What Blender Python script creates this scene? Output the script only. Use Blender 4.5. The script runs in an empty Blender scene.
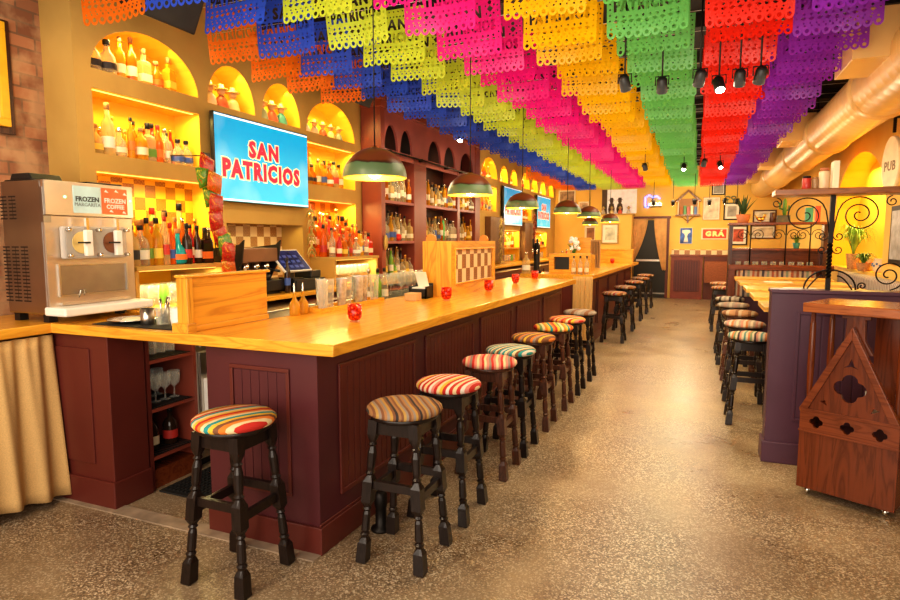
import bpy, bmesh, math, random
from mathutils import Vector, Matrix
random.seed(7)
PI = math.pi
C = bpy.context.scene.collection
sc = bpy.context.scene

# ------------------------------------------------------------------ materials
MC = {}
def nt(name):
    m = bpy.data.materials.new(name); m.use_nodes = True
    t = m.node_tree; b = t.nodes['Principled BSDF']
    return m, t, b
def L(t, a, b): t.links.new(a, b)
def rgba(c): return (c[0], c[1], c[2], 1)
def coords(t, scale=(1,1,1), kind='Object', rot=(0,0,0)):
    tc = t.nodes.new('ShaderNodeTexCoord'); mp = t.nodes.new('ShaderNodeMapping')
    mp.inputs['Scale'].default_value = scale; mp.inputs['Rotation'].default_value = rot
    L(t, tc.outputs[kind], mp.inputs['Vector']); return mp.outputs['Vector']
def noise(t, vec, scale, detail=3, dist=0):
    n = t.nodes.new('ShaderNodeTexNoise'); n.inputs['Scale'].default_value = scale
    n.inputs['Detail'].default_value = detail; n.inputs['Distortion'].default_value = dist
    L(t, vec, n.inputs['Vector']); return n.outputs['Fac']
def ramp(t, fac, stops, interp='LINEAR'):
    r = t.nodes.new('ShaderNodeValToRGB'); r.color_ramp.interpolation = interp
    e = r.color_ramp.elements
    while len(e) < len(stops): e.new(0.5)
    for i, (p, c) in enumerate(stops): e[i].position = p; e[i].color = rgba(c)
    L(t, fac, r.inputs['Fac']); return r.outputs['Color']
def bump(t, b, fac, s=0.2, d=0.01):
    n = t.nodes.new('ShaderNodeBump'); n.inputs['Strength'].default_value = s; n.inputs['Distance'].default_value = d
    L(t, fac, n.inputs['Height']); L(t, n.outputs['Normal'], b.inputs['Normal'])
def mul(c, k): return (min(1,c[0]*k), min(1,c[1]*k), min(1,c[2]*k))

def M(name, col=(.5,.5,.5), rough=.5, metal=0, emis=0, var=.12, scale=8, spec=.5):
    """plain material with slight procedural mottling"""
    if name in MC: return MC[name]
    m, t, b = nt(name)
    f = noise(t, coords(t), scale)
    c = ramp(t, f, [(.3, mul(col, 1-var)), (.7, mul(col, 1+var))])
    L(t, c, b.inputs['Base Color']); b.inputs['Roughness'].default_value = rough
    b.inputs['Metallic'].default_value = metal; b.inputs['Specular IOR Level'].default_value = spec
    if emis: L(t, c, b.inputs['Emission Color']); b.inputs['Emission Strength'].default_value = emis
    MC[name] = m; return m
def wood(name, c1, c2, scale=1.0, axis='Y', rough=.35):
    if name in MC: return MC[name]
    m, t, b = nt(name)
    s = {'X': (1.2, 14, 14), 'Y': (14, 1.2, 14), 'Z': (14, 14, 1.2)}[axis]
    v = coords(t, tuple(a*scale for a in s))
    f = noise(t, v, 1.6, 5, 1.3)
    w = t.nodes.new('ShaderNodeMath'); w.operation = 'MULTIPLY'; w.inputs[1].default_value = 9; L(t, f, w.inputs[0])
    w2 = t.nodes.new('ShaderNodeMath'); w2.operation = 'PINGPONG'; w2.inputs[1].default_value = 1; L(t, w.outputs[0], w2.inputs[0])
    c = ramp(t, w2.outputs[0], [(0, c2), (.45, c1), (1, mul(c1, 1.12))])
    L(t, c, b.inputs['Base Color']); b.inputs['Roughness'].default_value = rough
    bump(t, b, w2.outputs[0], .08, .002)
    MC[name] = m; return m
def stripes(name, cols, axis='X', scale=1.0, rot=0.0, soft=False, rough=.85):
    if name in MC: return MC[name]
    m, t, b = nt(name)
    v = coords(t, (1,1,1), rot=(0,0,rot))
    ns = noise(t, v, 3.2, 1); 
    sp = t.nodes.new('ShaderNodeSeparateXYZ'); L(t, v, sp.inputs[0])
    a = t.nodes.new('ShaderNodeMath'); a.operation = 'MULTIPLY_ADD'; a.inputs[1].default_value = .035; L(t, ns, a.inputs[0]); L(t, sp.outputs[axis], a.inputs[2])
    k = t.nodes.new('ShaderNodeMath'); k.operation = 'MULTIPLY_ADD'; k.inputs[1].default_value = scale; k.inputs[2].default_value = .37; L(t, a.outputs[0], k.inputs[0])
    fr = t.nodes.new('ShaderNodeMath'); fr.operation = 'FRACT'; L(t, k.outputs[0], fr.inputs[0])
    n = len(cols)
    c = ramp(t, fr.outputs[0], [(i/n, cols[i]) for i in range(n)], 'LINEAR' if soft else 'CONSTANT')
    L(t, c, b.inputs['Base Color']); b.inputs['Roughness'].default_value = rough
    w = noise(t, v, 220, 1); bump(t, b, w, .25, .002)
    MC[name] = m; return m
def seethrough(name, col, alpha=.5, rough=.08, emis=0):
    """cheap tinted glass: transparent + principled"""
    if name in MC: return MC[name]
    m, t, b = nt(name)
    f = noise(t, coords(t), 6)
    c = ramp(t, f, [(.3, mul(col,.92)), (.7, mul(col,1.08))])
    L(t, c, b.inputs['Base Color']); b.inputs['Roughness'].default_value = rough
    if emis: L(t, c, b.inputs['Emission Color']); b.inputs['Emission Strength'].default_value = emis
    tr = t.nodes.new('ShaderNodeBsdfTransparent'); tr.inputs['Color'].default_value = (.5+.5*col[0], .5+.5*col[1], .5+.5*col[2], 1)
    mx = t.nodes.new('ShaderNodeMixShader')
    lw = t.nodes.new('ShaderNodeLayerWeight'); lw.inputs['Blend'].default_value = .25
    mr = t.nodes.new('ShaderNodeMapRange'); mr.inputs['To Min'].default_value = alpha; mr.inputs['To Max'].default_value = min(1, alpha+.5); L(t, lw.outputs['Facing'], mr.inputs['Value'])
    L(t, mr.outputs[0], mx.inputs[0])
    L(t, tr.outputs[0], mx.inputs[1]); L(t, b.outputs[0], mx.inputs[2])
    L(t, mx.outputs[0], t.nodes['Material Output'].inputs['Surface'])
    MC[name] = m; return m
def tissue(name, col):
    m, t, b = nt(name)
    f = noise(t, coords(t), 9)
    c = ramp(t, f, [(.3, mul(col,.85)), (.7, col)])
    d = t.nodes.new('ShaderNodeBsdfDiffuse'); tl = t.nodes.new('ShaderNodeBsdfTranslucent')
    gl = t.nodes.new('ShaderNodeBsdfGlossy'); gl.inputs['Roughness'].default_value = .35; gl.inputs['Color'].default_value = (.9,.9,.9,1)
    L(t, c, d.inputs[0]); L(t, c, tl.inputs[0])
    mx = t.nodes.new('ShaderNodeMixShader'); mx.inputs[0].default_value = .5
    L(t, d.outputs[0], mx.inputs[1]); L(t, tl.outputs[0], mx.inputs[2])
    m2 = t.nodes.new('ShaderNodeMixShader'); m2.inputs[0].default_value = .04
    L(t, mx.outputs[0], m2.inputs[1]); L(t, gl.outputs[0], m2.inputs[2])
    L(t, m2.outputs[0], t.nodes['Material Output'].inputs['Surface'])
    return m
def plaster(name, c1, c2, rough=.8):
    if name in MC: return MC[name]
    m, t, b = nt(name); v = coords(t)
    f = noise(t, v, 1.7, 6, .6)
    L(t, ramp(t, f, [(.25, c2), (.75, c1)]), b.inputs['Base Color']); b.inputs['Roughness'].default_value = rough
    bump(t, b, noise(t, v, 14, 4), .12, .006)
    MC[name] = m; return m
def checker(name, c1, c2, c3, size, plane, zs=1.0):
    """painted tiles: plain and patterned squares alternating. plane: 'YZ' or 'XZ'"""
    if name in MC: return MC[name]
    m, t, b = nt(name); v = coords(t)
    sp = t.nodes.new('ShaderNodeSeparateXYZ'); L(t, v, sp.inputs[0])
    cb = t.nodes.new('ShaderNodeCombineXYZ'); L(t, sp.outputs['Y' if plane == 'YZ' else 'X'], cb.inputs[0]); L(t, sp.outputs['Z'], cb.inputs[1])
    off = t.nodes.new('ShaderNodeVectorMath'); off.operation = 'ADD'; off.inputs[1].default_value = (.013, .017, .37*size)
    sc_ = t.nodes.new('ShaderNodeVectorMath'); sc_.operation = 'MULTIPLY'; sc_.inputs[1].default_value = (1,zs,1); L(t, cb.outputs[0], sc_.inputs[0]); L(t, sc_.outputs[0], off.inputs[0])
    ck = t.nodes.new('ShaderNodeTexChecker'); ck.inputs['Scale'].default_value = 1/size; L(t, off.outputs[0], ck.inputs['Vector'])
    w = t.nodes.new('ShaderNodeTexVoronoi'); w.inputs['Scale'].default_value = 3.0/size; w.inputs['Randomness'].default_value = .15; L(t, off.outputs[0], w.inputs['Vector'])
    pat = ramp(t, w.outputs['Distance'], [(0, c3), (.2, c2), (.48, c3), (.58, c2)], 'CONSTANT')
    mx = t.nodes.new('ShaderNodeMix'); mx.data_type = 'RGBA'; L(t, ck.outputs['Fac'], mx.inputs['Factor'])
    mx.inputs[6].default_value = rgba(c1); L(t, pat, mx.inputs[7])
    L(t, mx.outputs[2], b.inputs['Base Color']); b.inputs['Roughness'].default_value = .3
    MC[name] = m; return m

OAK = wood('honey_oak', (.80,.40,.045), (.70,.31,.03), .7, 'Y', .2)
OAKX = wood('honey_oak_cross', (.80,.40,.045), (.68,.29,.028), .7, 'X', .25)
OAKZ = wood('honey_oak_upright', (.74,.36,.04), (.56,.23,.022), .45, 'Z', .35)
OAKB = wood('honey_oak_board', (.74,.36,.04), (.58,.24,.022), .45, 'Y', .35)
MAROON = M('maroon_paint', (.125,.025,.018), .38, var=.1, scale=3)
MAROON_P = M('plum_maroon_paint', (.095,.022,.026), .38, var=.12, scale=3)
PURPLE = M('aubergine_paint', (.085,.033,.062), .4, var=.1, scale=3)
CABRED = M('cabinet_red_brown', (.26,.058,.035), .38, var=.1, scale=3)
CABPINK = M('cabinet_dusty_red', (.36,.10,.09), .45, var=.2, scale=2)
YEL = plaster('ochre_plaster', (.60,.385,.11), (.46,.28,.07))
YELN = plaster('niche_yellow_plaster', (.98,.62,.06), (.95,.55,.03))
YELB = plaster('back_wall_yellow', (.90,.60,.17), (.84,.52,.12))
DARKWOOD = wood('dark_stained_wood', (.017,.009,.007), (.009,.005,.004), 1.5, 'Z', .3)
BROWNWOOD = wood('brown_stained_wood', (.09,.032,.017), (.04,.014,.008), 1.5, 'Z', .3)
CHERRY = wood('cherry_wood', (.16,.036,.010), (.11,.024,.007), .6, 'Z', .25)
CHERRYX = wood('cherry_wood_cross', (.20,.048,.014), (.14,.032,.009), .6, 'X', .25)
IRON = M('black_iron', (.018,.014,.012), .45, .6)
BLACK = M('black_plastic', (.012,.012,.013), .4)
BLACKM = M('black_rubber', (.015,.014,.013), .75)
STEEL = M('brushed_steel', (.62,.58,.53), .28, 1, var=.08, scale=5)
STEELD = M('dark_steel', (.36,.34,.32), .35, 1, var=.1)
SHAKER = M('shaker_steel', (.60,.62,.66), .25, .65, var=.3, scale=30)
CHROME = M('chrome', (.8,.78,.74), .12, 1, var=.03)
WHITE = M('white_paint', (.85,.82,.76), .4, var=.04)
CREAM = M('cream', (.86,.74,.52), .5, var=.06)
PAPER = M('paper', (.88,.84,.75), .7, var=.05)
BURLAP = M('burlap_cloth', (.62,.40,.17), .95, var=.12, scale=160)
LABEL_W = M('bottle_label_white', (.85,.8,.68), .6, var=.08)
GLASS = seethrough('clear_glass', (.95,.93,.85), .1, emis=.03)  # faint glow put in so the glass shows brighter
GREENGL = seethrough('green_glass', (.35,.75,.15), .5)
def faceted():
    m, t, b = nt('faceted_red_glass'); v = coords(t)
    vo = t.nodes.new('ShaderNodeTexVoronoi'); vo.inputs['Scale'].default_value = 70; L(t, v, vo.inputs['Vector'])
    c = ramp(t, vo.outputs['Distance'], [(0,(.95,.16,.02)),(.3,(.72,.03,.003)),(.65,(.28,.004,.0))])  # candle glow put into the facet colours, which also emit
    L(t, c, b.inputs['Base Color']); L(t, c, b.inputs['Emission Color']); b.inputs['Emission Strength'].default_value = .45; b.inputs['Roughness'].default_value = .12
    bump(t, b, vo.outputs['Distance'], .6, .004); return m
REDGL = faceted()
FLAME = M('candle_flame', (1,.55,.12), .5, emis=12)
BULB = M('lamp_bulb', (1,.62,.2), .3, emis=14)
LENS = M('spot_lens', (1,.9,.7), .3, emis=45)
GREEN = M('leaf_green', (.09,.22,.035), .5, var=.35)
LGREEN = M('light_leaf_green', (.25,.42,.07), .5, var=.35)
TERRA = M('terracotta', (.5,.17,.07), .7)

# ------------------------------------------------------------------ mesh builder
class MB:
    def __init__(s): s.v = []; s.f = []; s.mi = []; s.cur = 0; s.smooth = []
    def add(s, vs, fs, smooth=False):
        o = len(s.v); s.v += [tuple(p) for p in vs]
        for f in fs: s.f.append(tuple(i+o for i in f)); s.mi.append(s.cur); s.smooth.append(smooth)
        return s
    def box(s, x0, y0, z0, x1, y1, z1):
        x0, x1 = min(x0,x1), max(x0,x1); y0, y1 = min(y0,y1), max(y0,y1); z0, z1 = min(z0,z1), max(z0,z1)
        v = [(x0,y0,z0),(x1,y0,z0),(x1,y1,z0),(x0,y1,z0),(x0,y0,z1),(x1,y0,z1),(x1,y1,z1),(x0,y1,z1)]
        return s.add(v, [(0,3,2,1),(4,5,6,7),(0,1,5,4),(1,2,6,5),(2,3,7,6),(3,0,4,7)])
    def hexa(s, bot, top):   # two quads of 3d points
        return s.add(list(bot)+list(top), [(0,3,2,1),(4,5,6,7),(0,1,5,4),(1,2,6,5),(2,3,7,6),(3,0,4,7)])
    def prism(s, pts, z0, z1):   # pts xy counter-clockwise
        n = len(pts)
        v = [(x,y,z0) for x,y in pts] + [(x,y,z1) for x,y in pts]
        return s.add(v, [tuple(range(n-1,-1,-1)), tuple(range(n,2*n))] + [(i,(i+1)%n,(i+1)%n+n,i+n) for i in range(n)])
    def plate(s, pts, plane, a, b):   # polygon in a plane, extruded a..b along the third axis
        n = len(pts)
        def P(p, q): return (p[0], q, p[1]) if plane == 'XZ' else ((q, p[0], p[1]) if plane == 'YZ' else (p[0], p[1], q))
        v = [P(p,a) for p in pts] + [P(p,b) for p in pts]
        return s.add(v, [tuple(range(n-1,-1,-1)), tuple(range(n,2*n))] + [(i,(i+1)%n,(i+1)%n+n,i+n) for i in range(n)])
    def lathe(s, prof, c=(0,0,0), seg=20, axis='Z', smooth=True, sx=1, sy=1, caps=True):
        vs = []; n = len(prof)
        for (r, h) in prof:
            for k in range(seg):
                a = 2*PI*k/seg; x, y = r*math.cos(a)*sx, r*math.sin(a)*sy
                p = (x, y, h) if axis == 'Z' else ((h, x, y) if axis == 'X' else (y, h, x))
                vs.append((p[0]+c[0], p[1]+c[1], p[2]+c[2]))
        fs = [(i*seg+k, i*seg+(k+1)%seg, (i+1)*seg+(k+1)%seg, (i+1)*seg+k) for i in range(n-1) for k in range(seg)]
        s.add(vs, fs, smooth)
        if caps:
            o = len(s.v)-len(vs)
            s.f.append(tuple(o+k for k in range(seg-1,-1,-1))); s.mi.append(s.cur); s.smooth.append(False)
            s.f.append(tuple(o+(n-1)*seg+k for k in range(seg))); s.mi.append(s.cur); s.smooth.append(False)
        return s
    def tube(s, pts, r, seg=8, r1=None, smooth=True):
        pts = [Vector(p) for p in pts]; n = len(pts); vs = []
        up = Vector((0,0,1)); prev = None
        for i, p in enumerate(pts):
            d = (pts[min(i+1,n-1)] - pts[max(i-1,0)]).normalized()
            if prev is None:
                a = d.cross(up); a = a if a.length > .05 else d.cross(Vector((0,1,0)))
            else: a = prev - d*prev.dot(d)
            if a.length < 1e-6: a = d.cross(Vector((1,0,0)))
            a.normalize(); b = d.cross(a); prev = a
            rr = r if r1 is None else r + (r1-r)*i/(n-1)
            for k in range(seg):
                t = 2*PI*k/seg; vs.append(p + a*rr*math.cos(t) + b*rr*math.sin(t))
        fs = [(i*seg+k, i*seg+(k+1)%seg, (i+1)*seg+(k+1)%seg, (i+1)*seg+k) for i in range(n-1) for k in range(seg)]
        fs += [tuple(range(seg-1,-1,-1)), tuple((n-1)*seg+k for k in range(seg))]
        return s.add(vs, fs, smooth)
    def ball(s, c, r, seg=12, rings=8, sz=1, sx=1, sy=1):
        prof = [(r*math.sin(PI*i/rings)+1e-5, -r*sz*math.cos(PI*i/rings)) for i in range(rings+1)]
        return s.lathe(prof, c, seg, sx=sx, sy=sy)
    def xf(s, m):
        s.v = [tuple(m @ Vector(p)) for p in s.v]; return s
    def mesh(s, name):
        me = bpy.data.meshes.new(name); me.from_pydata(s.v, [], s.f)
        me.polygons.foreach_set('material_index', s.mi); me.polygons.foreach_set('use_smooth', s.smooth)
        me.update()
        bm = bmesh.new(); bm.from_mesh(me); bmesh.ops.recalc_face_normals(bm, faces=bm.faces); bm.to_mesh(me); bm.free()
        return me
    def build(s, name, mat, parent=None, world=False, bevel=0):
        """world=True: the vertices are world points even though a parent is given. Without parent the origin goes to the base centre"""
        if parent is None:
            lo = [min(p[i] for p in s.v) for i in range(3)]; hi = [max(p[i] for p in s.v) for i in range(3)]
            o = Vector(((lo[0]+hi[0])/2, (lo[1]+hi[1])/2, lo[2]))
            s.v = [tuple(Vector(p)-o) for p in s.v]
        elif world:
            o = WL(parent); s.v = [tuple(Vector(p)-o) for p in s.v]
        me = s.mesh(name)
        for m in (mat if isinstance(mat, (list, tuple)) else [mat]): me.materials.append(m)
        ob = bpy.data.objects.new(name, me); C.objects.link(ob)
        if parent is None: ob.location = o
        else: ob.parent = parent
        if bevel:
            b = ob.modifiers.new('bevel', 'BEVEL'); b.width = bevel; b.segments = 2; b.limit_method = 'ANGLE'
        return ob
def WL(o):
    v = Vector((0,0,0))
    while o is not None: v += o.location; o = o.parent
    return v
def bx(*a): return MB().box(*a)
def tag(o, label, cat=None, group=None):
    o['label'] = label
    if cat: o['category'] = cat
    if group: o['group'] = group
    return o
def struct(o): o['kind'] = 'structure'; return o
def thing(name, label, cat, loc=(0,0,0), rz=0, group=None):
    o = bpy.data.objects.new(name, None); C.objects.link(o); o.location = loc; o.rotation_euler = (0,0,rz)
    o.empty_display_size = .1
    return tag(o, label, cat, group)
def shared(name, me, mats, parent=None, loc=(0,0,0), rot=(0,0,0), scale=(1,1,1)):
    """object on a shared mesh with its own materials"""
    ob = bpy.data.objects.new(name, me); C.objects.link(ob)
    while len(me.materials) < len(mats): me.materials.append(mats[len(me.materials)])
    for i, m in enumerate(mats):
        ob.material_slots[i].link = 'OBJECT'; ob.material_slots[i].material = m
    ob.location = loc; ob.rotation_euler = rot; ob.scale = scale
    if parent is not None: ob.parent = parent
    return ob
ORD = ['first','second','third','fourth','fifth','sixth','seventh','eighth','ninth','tenth','eleventh','twelfth','thirteenth','fourteenth','fifteenth','sixteenth','seventeenth','eighteenth','nineteenth','twentieth','twenty-first','twenty-second','twenty-third','twenty-fourth','twenty-fifth','twenty-sixth','twenty-seventh','twenty-eighth','twenty-ninth','thirtieth']

def text_curve(s, size, offset=0.0, spacing=1.0, line=1.0):
    cu = bpy.data.curves.new('lettering', 'FONT'); cu.body = s; cu.size = size; cu.offset = offset
    cu.align_x = 'CENTER'; cu.align_y = 'CENTER'; cu.space_character = spacing; cu.space_line = line
    cu.resolution_u = 2
    return cu
def text_mesh(s, size, offset=0.0, spacing=1.0, line=1.0, extrude=0.0):
    cu = text_curve(s, size, offset, spacing, line); cu.extrude = extrude
    ob = bpy.data.objects.new('lettering', cu); C.objects.link(ob)
    bpy.context.view_layer.update()
    dg = bpy.context.evaluated_depsgraph_get()
    me = bpy.data.meshes.new_from_object(ob.evaluated_get(dg))
    bpy.data.objects.remove(ob); bpy.data.curves.remove(cu)
    return me
def lettering(s, size, mat, parent, loc, rot, offset=0.0, spacing=1.0, line=1.0, sx=1, sy=1, name='lettering'):
    me = text_mesh(s, size, offset, spacing, line, .0008)
    me.materials.clear(); me.materials.append(mat)
    ob = bpy.data.objects.new(name, me); C.objects.link(ob); ob.parent = parent
    ob.location = loc; ob.rotation_euler = rot; ob.scale = (sx, sy, 1)
    return ob
ROT_E = (PI/2, 0, PI/2)      # reads from +X
ROT_S = (PI/2, 0, 0)         # reads from -Y

# ------------------------------------------------------------------ setting: floor, ceiling, walls
WX = -3.8; RX = 1.9; BY = 17.1; CZ = 3.5
def floor_mat():
    m, t, b = nt('polished_speckled_concrete'); v = coords(t)
    big = noise(t, v, .8, 5, .8); mid = noise(t, v, 2.2, 6, .3)
    base = ramp(t, mid, [(.3, (.19,.125,.07)), (.5, (.33,.24,.145)), (.72, (.46,.35,.22))])
    patch = ramp(t, big, [(.40, (0,0,0)), (.60, (1,1,1))])
    vo = t.nodes.new('ShaderNodeTexVoronoi'); vo.inputs['Scale'].default_value = 150; L(t, v, vo.inputs['Vector'])
    spc = t.nodes.new('ShaderNodeSeparateColor'); L(t, vo.outputs['Color'], spc.inputs[0])
    spk = ramp(t, spc.outputs[0], [(0, (.06,.035,.02)), (.25, (.22,.14,.08)), (.55, (.36,.26,.16)), (.80, (.80,.68,.50))], 'CONSTANT')
    mx = t.nodes.new('ShaderNodeMix'); mx.data_type = 'RGBA'
    ml = t.nodes.new('ShaderNodeMath'); ml.operation = 'MULTIPLY_ADD'; ml.inputs[1].default_value = .5; ml.inputs[2].default_value = .25; L(t, patch, ml.inputs[0])
    L(t, ml.outputs[0], mx.inputs['Factor']); L(t, base, mx.inputs[6]); L(t, spk, mx.inputs[7])
    L(t, mx.outputs[2], b.inputs['Base Color'])
    rr = t.nodes.new('ShaderNodeMapRange'); rr.inputs['To Min'].default_value = .2; rr.inputs['To Max'].default_value = .42; L(t, mid, rr.inputs['Value'])
    L(t, rr.outputs[0], b.inputs['Roughness'])
    return m
struct(bx(-4.6,-1,-.1,2.3,17.6,0).build('floor', floor_mat()))
CEIL = M('dark_ceiling_paint', (.022,.016,.013), .8)
struct(bx(-4.6,-1,CZ,2.3,17.6,CZ+.1).build('ceiling', CEIL))
mb = MB()
for y in [1.2+i*1.15 for i in range(14)]: mb.box(WX, y, CZ-.12, RX, y+.14, CZ-.001)
for x in (-2.6, -1.0, .05, 1.1): mb.box(x, .5, CZ-.2, x+.08, 17, CZ-.12)
struct(mb.build('trim_1', M('dark_ceiling_joist', (.035,.026,.02), .7)))

# left wall with true niches ------------------------------------------------
DEP = .27
def arch_pts(y0, y1, z0, rise, n=16):
    c = (y0+y1)/2; r = (y1-y0)/2
    return [(y0,z0),(y1,z0)] + [(c+r*math.cos(PI*i/n), z0+rise*math.sin(PI*i/n)) for i in range(1, n)]
def rect_pts(y0, y1, z0, z1): return [(y0,z0),(y1,z0),(y1,z1),(y0,z1)]
ARCH = [(2.92,3.86,2.70,.345), (3.96,4.54,2.685,.36), (4.63,5.22,2.685,.37), (5.32,6.27,2.68,.37),
        (10.78,11.75,2.76,.38), (11.93,12.5,2.75,.34), (12.66,13.22,2.75,.34), (13.55,14.3,2.75,.36), (14.42,15.1,2.73,.34), (15.3,15.95,2.73,.34), (16.15,16.9,2.73,.36)]
RECT = [(2.92,3.86,2.14,2.57), (2.92,4.02,1.081,2.02), (4.13,5.22,1.081,1.70), (5.33,6.27,2.14,2.58), (5.33,6.27,1.081,1.98),
        (10.78,11.7,2.12,2.6), (12.0,13.4,1.081,1.76), (13.62,14.5,2.02,2.62), (14.7,16.1,1.081,1.76)]
def fill_with_holes(outline, holes):
    cu = bpy.data.curves.new('outline', 'CURVE'); cu.dimensions = '2D'; cu.fill_mode = 'BOTH'
    for pl in [outline]+holes:
        sp = cu.splines.new('POLY'); sp.points.add(len(pl)-1); sp.use_cyclic_u = True
        for i, p in enumerate(pl): sp.points[i].co = (p[0], p[1], 0, 1)
    ob = bpy.data.objects.new('outline', cu); C.objects.link(ob); bpy.context.view_layer.update()
    me = bpy.data.meshes.new_from_object(ob.evaluated_get(bpy.context.evaluated_depsgraph_get()))
    bpy.data.objects.remove(ob); bpy.data.curves.remove(cu); return me
holes = [arch_pts(*a) for a in ARCH] + [rect_pts(*r) for r in RECT]
me = fill_with_holes(rect_pts(2.80, BY, 0, CZ), holes)
mb = MB(); mb.add([(WX, v.co.x, v.co.y) for v in me.vertices], [tuple(p.vertices) for p in me.polygons])
mb.cur = 0
mb.add([(WX,2.80,0),(WX-DEP-.03,2.80,0),(WX-DEP-.03,2.80,CZ),(WX,2.80,CZ)], [(0,1,2,3)])
mb.cur = 1
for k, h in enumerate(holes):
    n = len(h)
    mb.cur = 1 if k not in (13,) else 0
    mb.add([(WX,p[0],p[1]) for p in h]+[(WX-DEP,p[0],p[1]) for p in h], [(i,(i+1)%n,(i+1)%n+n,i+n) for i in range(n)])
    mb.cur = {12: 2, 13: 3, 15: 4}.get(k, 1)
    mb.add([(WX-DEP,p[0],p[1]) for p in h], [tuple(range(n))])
TILE_Y = checker('yellow_painted_wall_tiles', (.95,.58,.04), (.38,.15,.02), (.62,.32,.04), .1, 'YZ')
TILE_W = checker('cream_painted_wall_tiles', (.85,.68,.42), (.36,.17,.06), (.55,.33,.14), .1, 'YZ')
TILE_O = checker('orange_painted_wall_tiles', (.95,.40,.03), (.45,.13,.02), (.7,.25,.02), .1, 'YZ')
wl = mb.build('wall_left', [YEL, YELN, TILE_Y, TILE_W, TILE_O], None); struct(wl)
# brick wall to the left of the niche wall
def brick_mat():
    m, t, b = nt('old_brick'); v = coords(t)
    sp = t.nodes.new('ShaderNodeSeparateXYZ'); L(t, v, sp.inputs[0])
    cb = t.nodes.new('ShaderNodeCombineXYZ'); L(t, sp.outputs['Y'], cb.inputs[0]); L(t, sp.outputs['Z'], cb.inputs[1])
    br = t.nodes.new('ShaderNodeTexBrick'); br.inputs['Scale'].default_value = 1
    br.inputs['Brick Width'].default_value = .22; br.inputs['Row Height'].default_value = .082; br.inputs['Mortar Size'].default_value = .007
    br.inputs['Color1'].default_value = (.46,.20,.10,1); br.inputs['Color2'].default_value = (.22,.085,.045,1); br.inputs['Mortar'].default_value = (.20,.11,.065,1)
    L(t, cb.outputs[0], br.inputs['Vector'])
    mx = t.nodes.new('ShaderNodeMix'); mx.data_type = 'RGBA'; L(t, ramp(t, noise(t, v, 6, 6), [(.42,(.05,.05,.05)),(.62,(.75,.75,.75))]), mx.inputs['Factor'])
    L(t, br.outputs['Color'], mx.inputs[6]); mx.inputs[7].default_value = (.58,.36,.2,1)
    L(t, mx.outputs[2], b.inputs['Base Color']); b.inputs['Roughness'].default_value = .9
    bump(t, b, br.outputs['Fac'], -.6, .01); return m
struct(bx(-4.22,.2,0,-4.1,2.9,CZ).build('wall_left_brick', brick_mat()))
struct(bx(WX-.32,BY,0,RX+.35,BY+.12,CZ).build('wall_back', YELB))
# right wall with arched recess
me = fill_with_holes(rect_pts(3.2, BY, 0, CZ), [arch_pts(8.0,10.7,1.85,.82) [0:0] + [(8.0,1.17),(10.7,1.17)] + arch_pts(8.0,10.7,1.85,.82)[1:][1:] + [(8.0,1.85)]])
mb = MB(); mb.add([(RX, v.co.x, v.co.y) for v in me.vertices], [tuple(p.vertices) for p in me.polygons])
h = [(8.0,1.17),(10.7,1.17),(10.7,1.85)] + arch_pts(8.0,10.7,1.85,.82)[2:] + [(8.0,1.85)]
n = len(h); mb.cur = 1
mb.add([(RX,p[0],p[1]) for p in h]+[(RX+.3,p[0],p[1]) for p in h], [(i,(i+1)%n,(i+1)%n+n,i+n) for i in range(n)])
mb.add([(RX+.3,p[0],p[1]) for p in h], [tuple(range(n))])
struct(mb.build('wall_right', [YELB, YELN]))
# LED strips at the front top edge inside each niche
LED = M('warm_led_strip', (1,.70,.18), .5, emis=1.3)
mb = MB()
for (a,b,z0,z1) in RECT:
    if z1 == 1.70: continue
    mb.box(WX-.03, a+.03, z1-.008, WX-.045, b-.03, z1-.002)
for (a,b,z0,r) in ARCH: mb.box(WX-DEP+.03, a+.04, z0+.001, WX-DEP+.045, b-.04, z0+.008)
struct(mb.build('trim_2', LED))

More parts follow.
